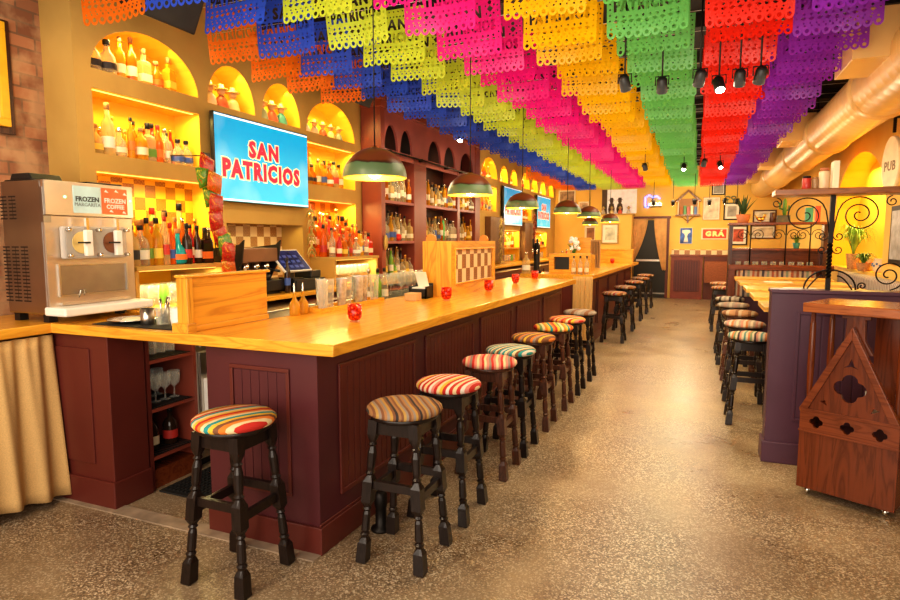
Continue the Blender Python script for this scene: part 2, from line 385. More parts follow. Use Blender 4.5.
# ------------------------------------------------------------------ helper: bottles
def prof_mesh(prof, seg=14, name='m'):
    return MB().lathe(prof, seg=seg).mesh(name)
BK = {}
def bottle_proto(kind):
    if kind in BK: return BK[kind]
    if kind == 'tall':   body=[(.034,0),(.036,.004),(.036,.17),(.03,.195),(.014,.225),(.013,.27)]; cap=[(.0155,.268),(.0155,.302),(.014,.305)]; lab=(.0366,.045,.11)
    if kind == 'round':  body=[(.045,0),(.052,.01),(.054,.07),(.046,.12),(.022,.15),(.016,.17),(.016,.19)]; cap=[(.018,.188),(.021,.19),(.021,.215),(.019,.22)]; lab=(.0548,.035,.075)
    if kind == 'square': body=[(.042,0),(.045,.006),(.045,.13),(.038,.15),(.016,.165),(.015,.2)]; cap=[(.018,.198),(.018,.232),(.016,.235)]; lab=(.0456,.035,.09)
    if kind == 'slim':   body=[(.026,0),(.028,.004),(.028,.2),(.024,.22),(.012,.25),(.011,.3)]; cap=[(.0135,.298),(.0135,.33)]; lab=(.0286,.07,.14)
    if kind == 'flask':  body=[(.03,0),(.05,.01),(.056,.05),(.04,.1),(.02,.13),(.014,.16),(.014,.2)]; cap=[(.017,.198),(.019,.202),(.019,.228)]; lab=(.0565,.03,.065)
    if kind == 'jug':    body=[(.05,0),(.055,.006),(.055,.14),(.045,.18),(.018,.21),(.016,.25)]; cap=[(.02,.248),(.02,.28)]; lab=(.0556,.045,.11)
    sq = kind == 'square'
    b = MB(); b.lathe(body, seg=4 if sq else 12, smooth=not sq)
    if sq: b.xf(Matrix.Rotation(PI/4,4,'Z')@Matrix.Scale(1.18,4))
    l = MB(); r, z0, z1 = lab
    if sq: l.box(-r*.86, -r*.88, z0, r*.88, r*.86, z1); l.xf(Matrix.Translation((.001,0,0)))
    else: l.lathe([(r,z0),(r,z1)], seg=12, caps=False)
    c = MB(); c.lathe([(p[0], p[1]*(1.18 if sq else 1)) for p in cap], seg=10)
    BK[kind] = (b.mesh('bottle_'+kind), l.mesh('label_'+kind), c.mesh('cap_'+kind)); return BK[kind]
LIQ = {'clear': seethrough('clear_spirit', (.85,.78,.6), .2), 'amber': seethrough('amber_spirit', (.62,.17,.012), .66),
       'gold': seethrough('gold_spirit', (.8,.42,.03), .45), 'orange': seethrough('orange_liquor', (.8,.14,.01), .75),
       'red': seethrough('red_liqueur', (.6,.03,.02), .85), 'green': seethrough('green_liqueur', (.25,.5,.06), .8),
       'dark': M('dark_bottle_glass', (.035,.018,.01), .15), 'teal': seethrough('teal_bottle_glass', (.02,.45,.5), .8), 'pale': seethrough('pale_liquor', (.85,.66,.3), .32)}
LABC = {'white': LABEL_W, 'cream': CREAM, 'black': M('bottle_label_black', (.03,.025,.03), .5), 'red': M('bottle_label_red', (.55,.04,.03), .5),
        'blue': M('bottle_label_blue', (.06,.12,.4), .5), 'orange': M('bottle_label_orange', (.85,.2,.03), .5), 'green': M('bottle_label_green', (.15,.3,.05), .5), 'yellow': M('bottle_label_yellow', (.85,.6,.08), .5)}
CAPC = {'cork': M('cork_stopper', (.4,.2,.08), .8), 'black': BLACK, 'silver': CHROME, 'gold': M('gold_cap', (.75,.45,.1), .3, 1), 'red': M('red_cap', (.5,.03,.02), .4)}
SHP = {'tall':'tall', 'round':'rounded', 'square':'square', 'slim':'slim', 'flask':'flask-shaped', 'jug':'broad'}
LQW = {'clear':'clear','amber':'amber','gold':'golden','orange':'orange','red':'red','green':'green','dark':'dark','teal':'teal','pale':'pale'}
def put_bottle(kind, liq, lab, cap, loc, where, group, s=1.0, labels=True):
    b, l, c = bottle_proto(kind)
    r = thing('liquor_bottle', f"{LQW[liq]} {SHP[kind]} bottle, {lab} label, {where}", 'bottle', loc, random.uniform(-.3,.3), group)
    shared('glass_body', b, [LIQ[liq]], r, scale=(s,s,s))
    if labels: shared('paper_label', l, [LABC[lab]], r, scale=(s,s,s))
    shared('cap', c, [CAPC[cap]], r, scale=(s,s,s))
    return r
def row_bottles(x, y0, y1, z, n, place, group, liqs, rowword='', kinds=('tall','round','square','slim','flask','jug'), smin=.9, smax=1.12, jx=.02, labs=None, spec=None):
    for i in range(n):
        y = y0+(y1-y0)*(i+.5)/n
        if spec and i < len(spec): k, lq, lb, cp, s = spec[i]
        else:
            k = random.choice(kinds); lq = random.choice(liqs); lb = random.choice(labs or ['white','cream','white','black','yellow','blue','red','cream'])
            cp = random.choice(['cork','black','silver','cork','gold','black']); s = random.uniform(smin, smax)
        put_bottle(k, lq, lb, cp, (x+random.uniform(-jx,jx), y, z), f"{ORD[i]} from left, {rowword}{place}".replace('  ',' '), group, s)

# left section niches
row_bottles(WX-.10, 2.96, 3.72, 2.701, 7, 'big arched niche shelf', 'bottles in the big arched niche', ['gold'], spec=[
    ('round','clear','black','silver',1.12),('round','clear','black','black',1.12),('tall','gold','cream','cork',.98),('tall','amber','white','cork',1.08),
    ('square','pale','white','cork',1.02),('round','amber','orange','cork',.98),('square','gold','yellow','cork',.98)])
row_bottles(WX-.08, 2.95, 3.83, 2.141, 10, 'lit shelf under big arch', 'bottles on the lit rectangular shelf', ['gold'], 'front row, ', spec=[
    ('round','pale','yellow','cork',.95),('tall','pale','white','cork',1.2),('round','clear','cream','silver',.95),('slim','gold','orange','black',.9),('jug','gold','cream','cork',.85),
    ('square','pale','green','black',1.05),('tall','orange','orange','red',.95),('slim','clear','white','black',.75),('round','clear','blue','black',.95),('round','clear','blue','black',.95)])
row_bottles(WX-.19, 2.98, 3.8, 2.141, 9, 'lit shelf under big arch', 'bottles on the lit rectangular shelf', ['gold','pale','red','amber','clear'], 'back row, ')
# low left: on top of the lit glass cubby
def cubby(y0, y1, label):
    r = thing('glass_cubby', label, 'shelf', (-3.75, (y0+y1)/2, 1.081))
    W = lambda n, mb, m, **k: mb.build(n, m, r, world=True, **k)
    W('top_board', bx(-4.06,y0,1.34,-3.48,y1,1.37), YEL, bevel=.003)
    W('side_panel', bx(-4.06,y0,1.081,-3.5,y0+.03,1.34), YEL); W('side_panel', bx(-4.06,y1-.03,1.081,-3.5,y1,1.34), YEL)
    W('back_panel', bx(-4.06,y0+.03,1.081,-4.045,y1-.03,1.34), YELN)
    W('led_strip', bx(-3.54,y0+.05,1.332,-3.56,y1-.05,1.34), LED)
    return r
cubby(2.93, 3.76, 'lit yellow plaster cubby holding stacked tumblers, behind the frozen drink machine')
cubby(5.34, 6.26, 'lit yellow plaster cubby of stemmed glasses, beside the cash drawer')
SHELF_FRONT = [('jug','pale','black','black',1.0),('jug','clear','white','black',1.0),('tall','gold','green','black',1.1),('tall','gold','yellow','black',1.1),('slim','pale','red','red',1.05),
    ('tall','orange','blue','red',1.0),('flask','teal','orange','cork',1.15),('tall','dark','red','black',1.0),('slim','red','white','black',.9),('tall','dark','white','black',.95),('square','dark','orange','black',1.0),('tall','dark','black','silver',.9)]
row_bottles(-3.58, 2.96, 3.74, 1.371, 12, 'atop left glass cubby', 'bottles on the left cubby', ['gold'], 'front row, ', spec=SHELF_FRONT)
row_bottles(-3.74, 2.96, 3.74, 1.371, 8, 'atop left glass cubby', 'bottles on the left cubby', ['gold','pale','orange','amber','clear'], 'middle row, ', kinds=('tall','slim','jug'), smin=1.05, smax=1.2)
row_bottles(-3.9, 2.98, 3.76, 1.371, 6, 'atop left glass cubby', 'bottles on the left cubby', ['gold'], 'back row, ', spec=[
    ('jug','pale','white','silver',1.6),('tall','pale','white','cork',1.25),('round','amber','white','cork',1.5),('tall','green','green','red',1.4),('tall','gold','yellow','black',1.35),('tall','pale','white','black',1.55)])
# second group
row_bottles(WX-.08, 5.36, 6.1, 2.141, 7, 'lit shelf beside near television', 'bottles on the shelf beside the television', ['pale','clear','gold','amber'], 'front row, ')
row_bottles(WX-.19, 5.36, 6.2, 2.141, 7, 'lit shelf beside near television', 'bottles on the shelf beside the television', ['pale','gold','amber','red'], 'back row, ', smin=1.1, smax=1.25)
row_bottles(-3.56, 5.38, 6.22, 1.371, 10, 'atop right glass cubby', 'bottles on the right cubby', ['red','amber','clear','gold'], 'front row, ', smin=.8, smax=.95)
row_bottles(-3.70, 5.38, 6.22, 1.371, 11, 'atop right glass cubby', 'bottles on the right cubby', ['orange','amber','orange'], 'middle row, ', kinds=('tall','slim','square'), smin=1.0, smax=1.15, labs=['orange','cream','red','black'])  # orange light on this group put into liquor and label colours
# stepped riser with a back row
tag(bx(-4.05,5.36,1.371,-3.80,6.24,1.46).build('bottle_riser', M('orange_riser', (.8,.28,.03), .5)), 'orange stepped riser on the right glass cubby behind the bottles', 'riser')
row_bottles(-3.88, 5.4, 6.2, 1.461, 11, 'orange riser on right cubby', 'bottles on the orange riser', ['orange','amber','orange','red'], '', kinds=('tall','slim','square'), smin=1.1, smax=1.35, labs=['orange','white','red'])  # riser row likewise carries orange light in its bottle colours

# tumblers and stemmed glasses
def open_prof(r0, r1, h, t=.002): return [(r0*.9,0),(r0,.003),(r1,h),(r1-t,h),(r0-t,.008),(.001,.008)]
TUMB = MB().lathe(open_prof(.03,.038,.11), seg=12, caps=False).mesh('tumbler')
STEM = MB().lathe([(.032,0),(.032,.003),(.005,.006),(.004,.06),(.012,.068),(.034,.09),(.04,.13),(.038,.16),(.036,.16),(.037,.13),(.01,.075)], seg=12, caps=False).mesh('goblet')
def glasses(name, me, mats, x0, x1, y0, y1, z, nx, ny, place, group, cat='glass', desc=None, flip=0, hs=1):
    for i in range(nx):
        for j in range(ny):
            m = random.choice(mats)
            x = x0+(x1-x0)*(i+.5)/nx; y = y0+(y1-y0)*(j+.5)/ny
            d = desc or ('green glass tumbler' if m == GREENGL else 'clear glass tumbler')
            rr = 'front row' if i == nx-1 else ('back row' if i == 0 and nx > 1 else 'middle row')
            o = shared(name, me, [m], None, (x, y, z+(flip if flip else 0)), (PI if flip else 0, 0, 0), (1,1,hs))
            tag(o, f"{d}, {ORD[j]} from left, {rr}, {place}", cat, group)
glasses('tumbler', TUMB, [GLASS, GREENGL, GLASS], -3.85, -3.54, 2.97, 3.72, 1.082, 2, 9, 'left lit cubby', 'tumblers in the left cubby', hs=1.3)
glasses('goblet', STEM, [GLASS], -3.85, -3.54, 5.38, 6.22, 1.082, 2, 9, 'right lit cubby', 'goblets in the right cubby', desc='clear stemmed goblet', hs=1.2)

# figurines in small arches
def figurine(loc, col, label, s=1, group=None):
    r = thing('figurine', label, 'figurine', loc, random.uniform(0,1), group)
    MB().lathe([(.05*s,0),(.06*s,.03*s),(.045*s,.09*s),(.02*s,.12*s)], seg=10).build('body', M('ceramic_%d%d%d' % tuple(int(c*9) for c in col), col, .35), r)
    MB().ball((0,0,.15*s), .034*s, 10, 6).build('head', M('ceramic_skin', (.6,.35,.18), .4), r)
    MB().lathe([(.06*s,.165*s),(.058*s,.172*s),(.025*s,.18*s),(.02*s,.21*s)], seg=10).build('hat', M('straw_hat', (.7,.5,.2), .7), r)
    return r
cols = [(.6,.5,.4),(.45,.12,.06),(.75,.6,.3),(.3,.35,.25),(.75,.15,.08),(.1,.4,.35),(.7,.65,.6)]
words = ['grey','russet','tan','olive','red','teal','white']
n = 0
for ai, (a,b,z0,r), nm in [(1,ARCH[1],'small arch above television, left side'),(2,ARCH[2],'small arch above television, right side'),(3,ARCH[3],'wide arch beside red column')]:
    k = 5 if ai == 3 else 3
    for i in range(k):
        y = a+.08+(b-a-.16)*(i+.5)/k
        figurine((WX-.12, y, z0+.001), cols[n%7], f"{words[n%7]} figurine in straw hat, {ORD[i]} from left in {nm}", .85 if ai == 3 else 1.05, 'figurines in the small arches'); n += 1
for ai, (a,b,z0,r) in enumerate(ARCH[4:]):
    for i in range(2 if ai else 3):
        k = (2 if ai else 3)
        put_bottle(['round','tall','flask'][(ai+i)%3], ['gold','amber','orange','pale'][(ai*2+i)%4], ['white','red','cream'][(ai+i)%3], 'cork', (WX-.12, a+.1+(b-a-.2)*(i+.5)/k, z0+.001),
                   f"{ORD[i]} from left in {ORD[ai]} far small arch", 'bottles in the far arches', 1.1)
for (a,b,z0,z1,nm,n_) in [(10.78,11.7,2.12,2.6,'lit shelf before second television',7),(13.62,14.5,2.02,2.62,'lit shelf between far televisions',6),(12.0,13.4,1.38,0,'ledge under second television',8),(14.7,16.1,1.38,0,'ledge under farthest television',8)]:
    if z1 == 0:
        tag(bx(WX-.25,a+.001,1.355,WX+.03,b-.001,1.379).build('wall_shelf', YEL), 'yellow plaster ' + nm + ' carrying bottles', 'shelf')
        glasses('tumbler', TUMB, [GLASS, GREENGL], WX-.14, WX-.02, a+.1, b-.1, 1.082, 1, 8, 'under '+nm, 'tumblers in the far lit niches', hs=1.3)
    row_bottles(WX-.09, a+.06, b-.06, z0+.001, n_, nm, 'bottles in far niches', ['pale','clear','gold','amber'], smin=1.0, smax=1.15)
for i, y in enumerate((4.2, 6.3)): pass

# ------------------------------------------------------------------ televisions
SKY = None
def tv_mat():
    m, t, b = nt('television_picture_blue'); v = coords(t)
    sp = t.nodes.new('ShaderNodeSeparateXYZ'); L(t, v, sp.inputs[0])
    g = ramp(t, sp.outputs['Z'], [(0, (.03,.52,.78)), (.6, (.0,.32,.68))])
    cl = ramp(t, noise(t, v, 2.2, 2), [(.55, (0,0,0)), (.75, (1,1,1))])
    mx = t.nodes.new('ShaderNodeMix'); mx.data_type = 'RGBA'
    ms = t.nodes.new('ShaderNodeMath'); ms.operation = 'MULTIPLY'; ms.inputs[1].default_value = .25; L(t, cl, ms.inputs[0])
    L(t, ms.outputs[0], mx.inputs['Factor']); L(t, g, mx.inputs[6]); mx.inputs[7].default_value = (.5,.85,1,1)
    L(t, mx.outputs[2], b.inputs['Base Color']); L(t, mx.outputs[2], b.inputs['Emission Color']); b.inputs['Emission Strength'].default_value = .62
    b.inputs['Roughness'].default_value = .25; return m
TVM = tv_mat(); REDL = M('sign_red', (.75,.01,.06), .5, emis=.35); CRL = M('sign_cream', (.95,.8,.5), .5, emis=.4); WH_E = M('tv_white', (.8,.9,1), .5, emis=.5)
def tv(y0, y1, z0, z1, label, x=WX):
    r = thing('television', label, 'television', (x+.03, (y0+y1)/2, z0), 0, 'televisions on the bar wall')
    W, H = y1-y0, z1-z0
    bx(-.028,-.12,H*.35,.015,.12,H*.65).build('wall_mount', STEELD, r)
    bx(.015,-W/2,0,.055,W/2,H).build('bezel', BLACK, r, bevel=.004)
    bx(.055,-W/2+.008,.008,.0565,W/2-.008,H-.008).build('screen', TVM, r)
    scn = [c_ for c_ in r.children if c_.name.startswith('screen')][0]
    for zz in (.012, H-.028): bx(.0565,-W/2+.01,zz,.0572,W/2-.01,zz+.016).build('picture_border', WH_E, scn)
    for off, m, xx, nm in ((.021, CRL, .058, 'letter_outline'), (.010, REDL, .0595, 'lettering')):
        lettering('SAN', .19*W/1.3, m, scn, (xx,-.02*W,H*.64), ROT_E, off*W/1.3, 1.25, 1, 1, 1.0, nm)
        lettering('PATRICIOS', .18*W/1.3, m, scn, (xx,-.03*W,H*.38), ROT_E, off*W/1.3, 1.2, 1, 1.04, 1.12, nm)
    return r
tv(3.925, 5.215, 1.875, 2.61, 'large flat television showing red lettering on blue, nearest on the bar wall')
tv(11.95, 13.36, 1.86, 2.66, 'second television along the bar wall, blue screen beyond the red cabinet')
tv(14.72, 16.15, 1.86, 2.66, 'farthest television on the bar wall, blue screen partly behind a pendant')

# ------------------------------------------------------------------ red liquor cabinet
r = thing('liquor_cabinet', 'tall red-brown liquor cabinet with arched top openings, beyond the large television', 'cabinet', (-3.6, 8.5, 1.081))
W = lambda n, mb, m, **k: mb.build(n, m, r, world=True, **k)
CX = -3.55
posts = [(6.43,6.50),(7.36,7.75),(8.93,9.04),(9.72,9.98)]
W('side_panel', bx(-3.79,6.40,1.081,CX+.01,6.49,3.42), CABRED, bevel=.004)
W('side_panel', bx(-3.79,9.74,1.081,CX+.01,9.98,3.42), CABRED, bevel=.004)
for a, b in posts[1:3]: W('post', bx(-3.79,a,1.081,CX+.005,b,2.64), CABRED, bevel=.004)
W('corner_moulding', bx(CX+.01,6.40,1.081,CX+.03,6.50,3.2), CABRED)
for (a, b) in ((6.49,7.36),(7.75,8.93),(9.04,9.74)):
    for z in (1.54, 2.04): W('shelf', bx(-3.79,a,z-.035,CX,b,z), CABPINK)
    W('back_panel', bx(-3.799,a,1.081,-3.792,b,2.6), M('cabinet_dark_back', (.05,.014,.012), .6))
# arched upper frieze
hol = [arch_pts(6.55,6.9,2.66,.3), arch_pts(6.97,7.32,2.66,.3), arch_pts(7.82,8.28,2.66,.3), arch_pts(8.4,8.86,2.66,.3), arch_pts(9.06,9.66,2.66,.3)]
me = fill_with_holes(rect_pts(6.49,9.74,2.56,3.3), hol)
mb = MB(); mb.add([(CX, v.co.x, v.co.y) for v in me.vertices], [tuple(p.vertices) for p in me.polygons])
for h in hol:
    n = len(h); mb.add([(CX,p[0],p[1]) for p in h]+[(CX-.03,p[0],p[1]) for p in h], [(i,(i+1)%n,(i+1)%n+n,i+n) for i in range(n)])
W('arched_frieze', mb, CABPINK)
W('frieze_back', bx(-3.795,6.49,2.6,-3.785,9.74,3.3), M('cabinet_dark_back', (.05,.014,.012), .6))
W('crown', MB().box(-3.79,6.36,3.2,CX+.09,10.02,3.26).box(-3.79,6.38,3.12,CX+.05,10.0,3.2), CABRED, bevel=.006)
W('library_rail', MB().tube([(CX+.06,6.5,2.62),(CX+.06,9.7,2.62)], .012), IRON)
mb = MB()
for y in (6.6,7.5,8.4,9.0,9.6): mb.box(CX,y,2.6,CX+.06,y+.03,2.64)
W('rail_bracket', mb, IRON)
for a, b, bn in ((6.50,7.35,'left'),(7.76,8.92,'middle'),(9.05,9.72,'right')):
    for z, zn in ((2.041,'top'),(1.541,'middle'),(1.082,'bottom')):
        n_ = {'left':8,'middle':10,'right':5}[bn]
        row_bottles(-3.605, a, b, z, n_, f"{zn} shelf, {bn} bay of red cabinet", 'bottles in the red cabinet', ['clear','pale','clear','gold','amber'] if zn != 'bottom' else ['clear','dark','pale','green'], 'front, ', smin=.95, smax=1.15, jx=.012, labs=['white','white','cream','white','blue','yellow'], kinds=('tall','round','slim','slim','square'))
        row_bottles(-3.715, a+.03, b-.03, z, n_-1, f"{zn} shelf, {bn} bay of red cabinet", 'bottles in the red cabinet', ['clear','pale','gold','dark'], 'back, ', smin=1.1, smax=1.25, jx=.006, labs=['white','cream'], kinds=('tall','slim','slim'))
def cactus(loc, label, s=1):
    r = thing('cactus_ornament', label, 'cactus', loc)
    MB().lathe([(.02*s,0),(.025*s,.05*s),(.028*s,.2*s),(.02*s,.3*s),(.004*s,.33*s)], seg=8).build('stem', M('cactus_green', (.08,.5,.12), .5), r)
    MB().tube([(0,0,.1*s),(0,.06*s,.12*s),(0,.065*s,.2*s)], .012*s).tube([(0,0,.14*s),(0,-.05*s,.16*s),(0,-.055*s,.23*s)], .011*s).build('arm', M('cactus_green', (.08,.5,.12), .5), r)
cactus((CX-.04, 8.45, 1.541), 'bright green cactus ornament on the middle shelf of the red cabinet', .95)
tag(MB().ball((CX-.03,6.95,1.585), .045).build('red_jar', M('red_ceramic', (.7,.03,.01), .3)), "small red round jar on the left bay's middle shelf of the red cabinet", 'jar')

# ------------------------------------------------------------------ back bar: counter, pillar, shelf unit
tag(bx(WX+.002,2.82,1.04,-3.3,16.9,1.08).build('back_counter', OAK, bevel=.004), 'long oak back counter running under the wall of bottles', 'counter')
r = thing('back_bar_base', 'red-brown base cabinets under the oak back counter', 'cabinet', (-3.4,10.5,0))
bx(-3.79,4.42,.0,-3.10,16.85,.998).build('carcass', MAROON, r, world=True)
mb = MB()
for i in range(10): mb.box(-3.10,4.5+i*1.2,.12,-3.085,5.6+i*1.2,.93)
mb.build('door', MAROON_P, r, world=True, bevel=.003)
r = thing('bar_pillar', 'red-brown panelled pillar under the counter bridge beside the burlap curtain', 'pillar', (-3.3,2.47,0))
bx(-3.55,2.352,0,-3.055,2.59,1.008).build('shaft', MAROON, r, world=True, bevel=.003)
bx(-3.565,2.335,0,-3.04,2.60,.16).build('plinth', MAROON, r, world=True, bevel=.006)
bx(-3.5,2.343,.25,-3.2,2.353,.93).build('panel_moulding', MAROON, r, world=True, bevel=.003)
r = thing('open_shelf_unit', 'open red-brown shelf unit with wine glasses, behind the passage of the bar', 'shelf', (-3.3,2.8,0))
for z in (.21,.51,.815): bx(-3.5,2.63,z-.02,-3.06,2.97,z).build('shelf', CABRED, r, world=True)
bx(-3.5,2.605,0,-3.06,2.63,.995).build('side_panel', MAROON, r, world=True); bx(-3.5,2.97,0,-3.06,2.995,.995).build('side_panel', CABRED, r, world=True)
bx(-3.52,2.605,0,-3.5,2.995,.995).build('back_panel', M('shelf_dark_back', (.03,.01,.008), .7), r, world=True)
bx(-3.5,2.63,0,-3.08,2.97,.12).build('kick_board', CHERRYX, r, world=True)
for z in (.212,.512,.817):
    mb = MB(); mb.box(-3.46,2.64,z,-3.45,2.96,z+.004).box(-3.08,2.64,z,-3.07,2.96,z+.004)
    for i in range(14): mb.box(-3.46,2.64+i*.0235,z,-3.07,2.65+i*.0235,z+.0035)
    mb.build('ribbed_mat', BLACKM, r, world=True)
glasses('wine_glass', STEM, [GLASS], -3.4, -3.1, 2.65, 2.95, .518, 2, 4, 'open shelf unit', 'wine glasses in the open shelf unit', desc='small stemmed wine glass', hs=1.1)
glasses('tumbler', TUMB, [GLASS], -3.3, -3.1, 2.65, 2.95, .823, 1, 4, 'top of open shelf unit', 'tumblers in the open shelf unit')
put_bottle('jug','dark','cream','black',(-3.18,2.72,.217),'left on bottom of open shelf unit','spare bottles',.85)
put_bottle('jug','dark','red','black',(-3.18,2.87,.217),'right on bottom of open shelf unit','spare bottles',.85)
r = thing('under_counter_fridge', 'stainless steel under-counter fridge to the right of the open shelf unit', 'fridge', (-3.4,3.7,0))
bx(-3.75,3.01,.06,-3.08,4.4,.995).build('body', STEEL, r, world=True, bevel=.005)
bx(-3.08,3.03,.1,-3.06,3.7,.8).build('door', STEEL, r, world=True, bevel=.004); bx(-3.08,3.72,.1,-3.06,4.38,.8).build('door', STEEL, r, world=True, bevel=.004)
mb = MB()
for i in range(9): mb.box(-3.08,3.05,.83+i*.016,-3.07,4.35,.838+i*.016)
mb.build('vent_slats', STEELD, r, world=True)
mb = MB(); mb.box(-3.74,3.05,0,-3.68,4.35,.06).box(-3.18,3.05,0,-3.12,4.35,.06); mb.build('foot', BLACK, r, world=True)
tag(bx(-3.06,3.05,.35,-2.98,3.2,.62).build('hand_towel_box', WHITE, bevel=.006), 'small white box fixed on the fridge front behind the bar', 'box')
# rubber floor mat
mb = MB(); mb.box(-3.02,2.62,.001,-2.44,3.15,.012)
for i in range(18):
    for j in range(15): mb.box(-3.0+i*.031,2.65+j*.034,.012,-2.985+i*.031,2.668+j*.034,.02)
tag(mb.build('rubber_mat', BLACKM), 'black perforated rubber floor mat behind the bar passage', 'mat')
struct(bx(-3.56,2.30,.0,-1.66,2.40,.006).build('trim_3', M('cement_strip', (.36,.27,.19), .8, var=.3)))

# ------------------------------------------------------------------ the bars
def xf(y, x0=-1.53): return x0 + .030*(y-2.31)
SL = .030
def bar_top(name, label, poly, t=.058):
    mb = MB(); mb.prism(poly, 1.07-t, 1.07); o = mb.build(name, [OAK, OAKX], bevel=.006)
    for p in o.data.polygons:
        if abs(p.normal.y) > .7: p.material_index = 1
    return tag(o, label, 'counter')
bar_top('bar_counter', 'long honey oak bar counter top with a bridge over the passage, nearest', [(-3.45,.25),(-3.45,2.31),(xf(2.31),2.31),(xf(7.45),7.45),(xf(7.45)-.86,7.45),(-2.42,2.742),(-4.095,2.742),(-4.095,.25)])
r = thing('bar', 'maroon panelled front and end of the near bar under the oak counter', 'bar', (-1.9,4.8,0))
B = lambda n, mb, m, **k: mb.build(n, m, r, world=True, **k)
def slab(y0, y1, z0, z1, o0, o1, base=-1.67):   # a slab along the slanted bar front, o = offset outwards
    f = lambda y, o: base + SL*(y-2.38) + o
    bot = [(f(y0,o0),y0,z0),(f(y0,o1),y0,z0),(f(y1,o1),y1,z0),(f(y1,o0),y1,z0)]
    return bot, [(p[0],p[1],z1) for p in bot]
mb = MB(); mb.hexa(*slab(2.381,7.30,0,1.008,-.05,0)); mb.box(-2.36,2.38,0,-1.671,2.43,1.008)
mb.hexa(*slab(7.25,7.30,0,1.008,-.7,-.02)); B('carcass', mb, MAROON_P)
mb = MB(); mb.hexa(*slab(2.365,7.32,0,.14,0,.018)); mb.box(-2.37,2.362,0,-1.652,2.38,.14); mb.hexa(*slab(2.37,7.31,.14,.155,0,.010)); B('plinth', mb, MAROON, bevel=.004)
ys = [2.38,3.45,4.45,5.4,6.35,7.3]
for i in range(5):
    a, b = ys[i]+.09, ys[i+1]-.06
    if i == 0: a = 2.55
    mb = MB()
    for (p, q, c, d) in ((a,b,.90,.925),(a,b,.24,.265),(a,a+.025,.265,.90),(b-.025,b,.265,.90)): mb.hexa(*slab(p,q,c,d,0,.012))
    B('panel_moulding', mb, MAROON, bevel=.003)
    mb = MB(); k = int((b-a-.05)/.055)
    for j in range(k):
        yy = a+.025+(b-a-.05)*j/k; mb.hexa(*slab(yy+.003,yy+(b-a-.05)/k-.003,.265,.90,0,.004))
    B('beadboard', mb, MAROON if i else MAROON, bevel=.0015)
mb = MB()
for (p, q, c, d) in ((-2.2,-1.83,.90,.92),(-2.2,-1.83,.27,.29),(-2.2,-2.18,.29,.90),(-1.85,-1.83,.29,.90)): mb.box(p,2.369,c,q,2.38,d)
B('end_moulding', mb, MAROON, bevel=.003)
mb = MB()
for j in range(6): mb.box(-2.177+j*.0545,2.376,.295,-2.127+j*.0545,2.381,.895)
B('end_beadboard', mb, MAROON_P, bevel=.0015)
# foot bracket
r = thing('foot_rail_post', 'black flanged foot rail post at the bar base behind the second stool', 'post', (-1.52,2.72,0))
MB().lathe([(.055,0),(.055,.012),(.03,.02),(.03,.12),(.035,.14),(.035,.2),(.02,.215)], seg=16).build('post_body', IRON, r)
# burlap curtain under the left wing
def drape(name, pts_fn, n, z0, z1, mat, label, cat, nz=14, gather=True, amp=.03, fold=8, bottom=None):
    mb = MB(); vs = []
    for j in range(nz+1):
        t = j/nz; z = z1+(z0-z1)*t
        for i in range(n+1):
            s = i/n; p, nn = pts_fn(s, t)
            a = amp*(.25+.75*t)*math.sin(s*fold*2*PI + .9*math.sin(s*9)+ .5*t) + amp*.28*(1-t)*math.sin(s*fold*13.3+1) + amp*.3*t*math.sin(s*fold*5.3)
            zz = z + (.012*math.sin(s*17) if j == nz else 0)
            vs.append((p[0]+nn[0]*a, p[1]+nn[1]*a, zz))
    fs = [(j*(n+1)+i, j*(n+1)+i+1, (j+1)*(n+1)+i+1, (j+1)*(n+1)+i) for j in range(nz) for i in range(n)]
    mb.add(vs, fs, True); o = mb.build(name, mat)
    if cat: tag(o, label, cat)
    s_ = o.modifiers.new('thick', 'SOLIDIFY'); s_.thickness = .004
    return o
drape('burlap_curtain', lambda s,t: ((-3.47+.05*t*s, .4+s*1.93, 0), (1,0,0)), 160, .05, 1.0, BURLAP, 'gathered burlap curtain hanging under the left wing of the oak counter', 'curtain', amp=.028, fold=13)

# second bar
def xf2(y): return -1.31 + .020*(y-8.35)
o = MB().prism([(xf2(8.35),8.35),(xf2(13.9),13.9),(-2.05,13.9),(-2.05,9.0),(-2.35,9.0),(-2.35,8.35)], 1.01, 1.07).build('bar_counter', OAK, bevel=.006)
tag(o, 'second oak bar counter farther down the room beyond the burlap drape', 'counter')
r = thing('bar', 'maroon panelled front of the second bar behind the far stools', 'bar', (-1.7,11,0))
f2 = lambda y,o_: -1.46+.020*(y-8.35)+o_
def slab2(y0,y1,z0,z1,o0,o1):
    bot = [(f2(y0,o0),y0,z0),(f2(y0,o1),y0,z0),(f2(y1,o1),y1,z0),(f2(y1,o0),y1,z0)]; return bot, [(p[0],p[1],z1) for p in bot]
mb = MB(); mb.hexa(*slab2(8.42,13.85,0,1.008,-.05,0)); mb.box(-2.3,8.42,0,-1.47,8.46,1.008); mb.hexa(*slab2(13.8,13.85,0,1.008,-.5,0)); mb.build('carcass', MAROON, r, world=True)
mb = MB(); mb.hexa(*slab2(8.41,13.86,0,.14,0,.018)); mb.build('plinth', MAROON, r, world=True)
for i in range(5):
    a = 8.55+i*1.06; mb = MB()
    for (p,q,c,d) in ((a,a+.95,.9,.925),(a,a+.95,.24,.265),(a,a+.025,.265,.9),(a+.925,a+.95,.265,.9)): mb.hexa(*slab2(p,q,c,d,0,.012))
    mb.build('panel_moulding', MAROON_P, r, world=True)
drape('burlap_drape', lambda s,t: ((-1.58+s*.27, 8.32-.02*t, 0), (0,1,0)), 60, .04, 1.05, BURLAP, 'burlap drape hanging over the near corner of the second bar', 'curtain', amp=.018, fold=4)

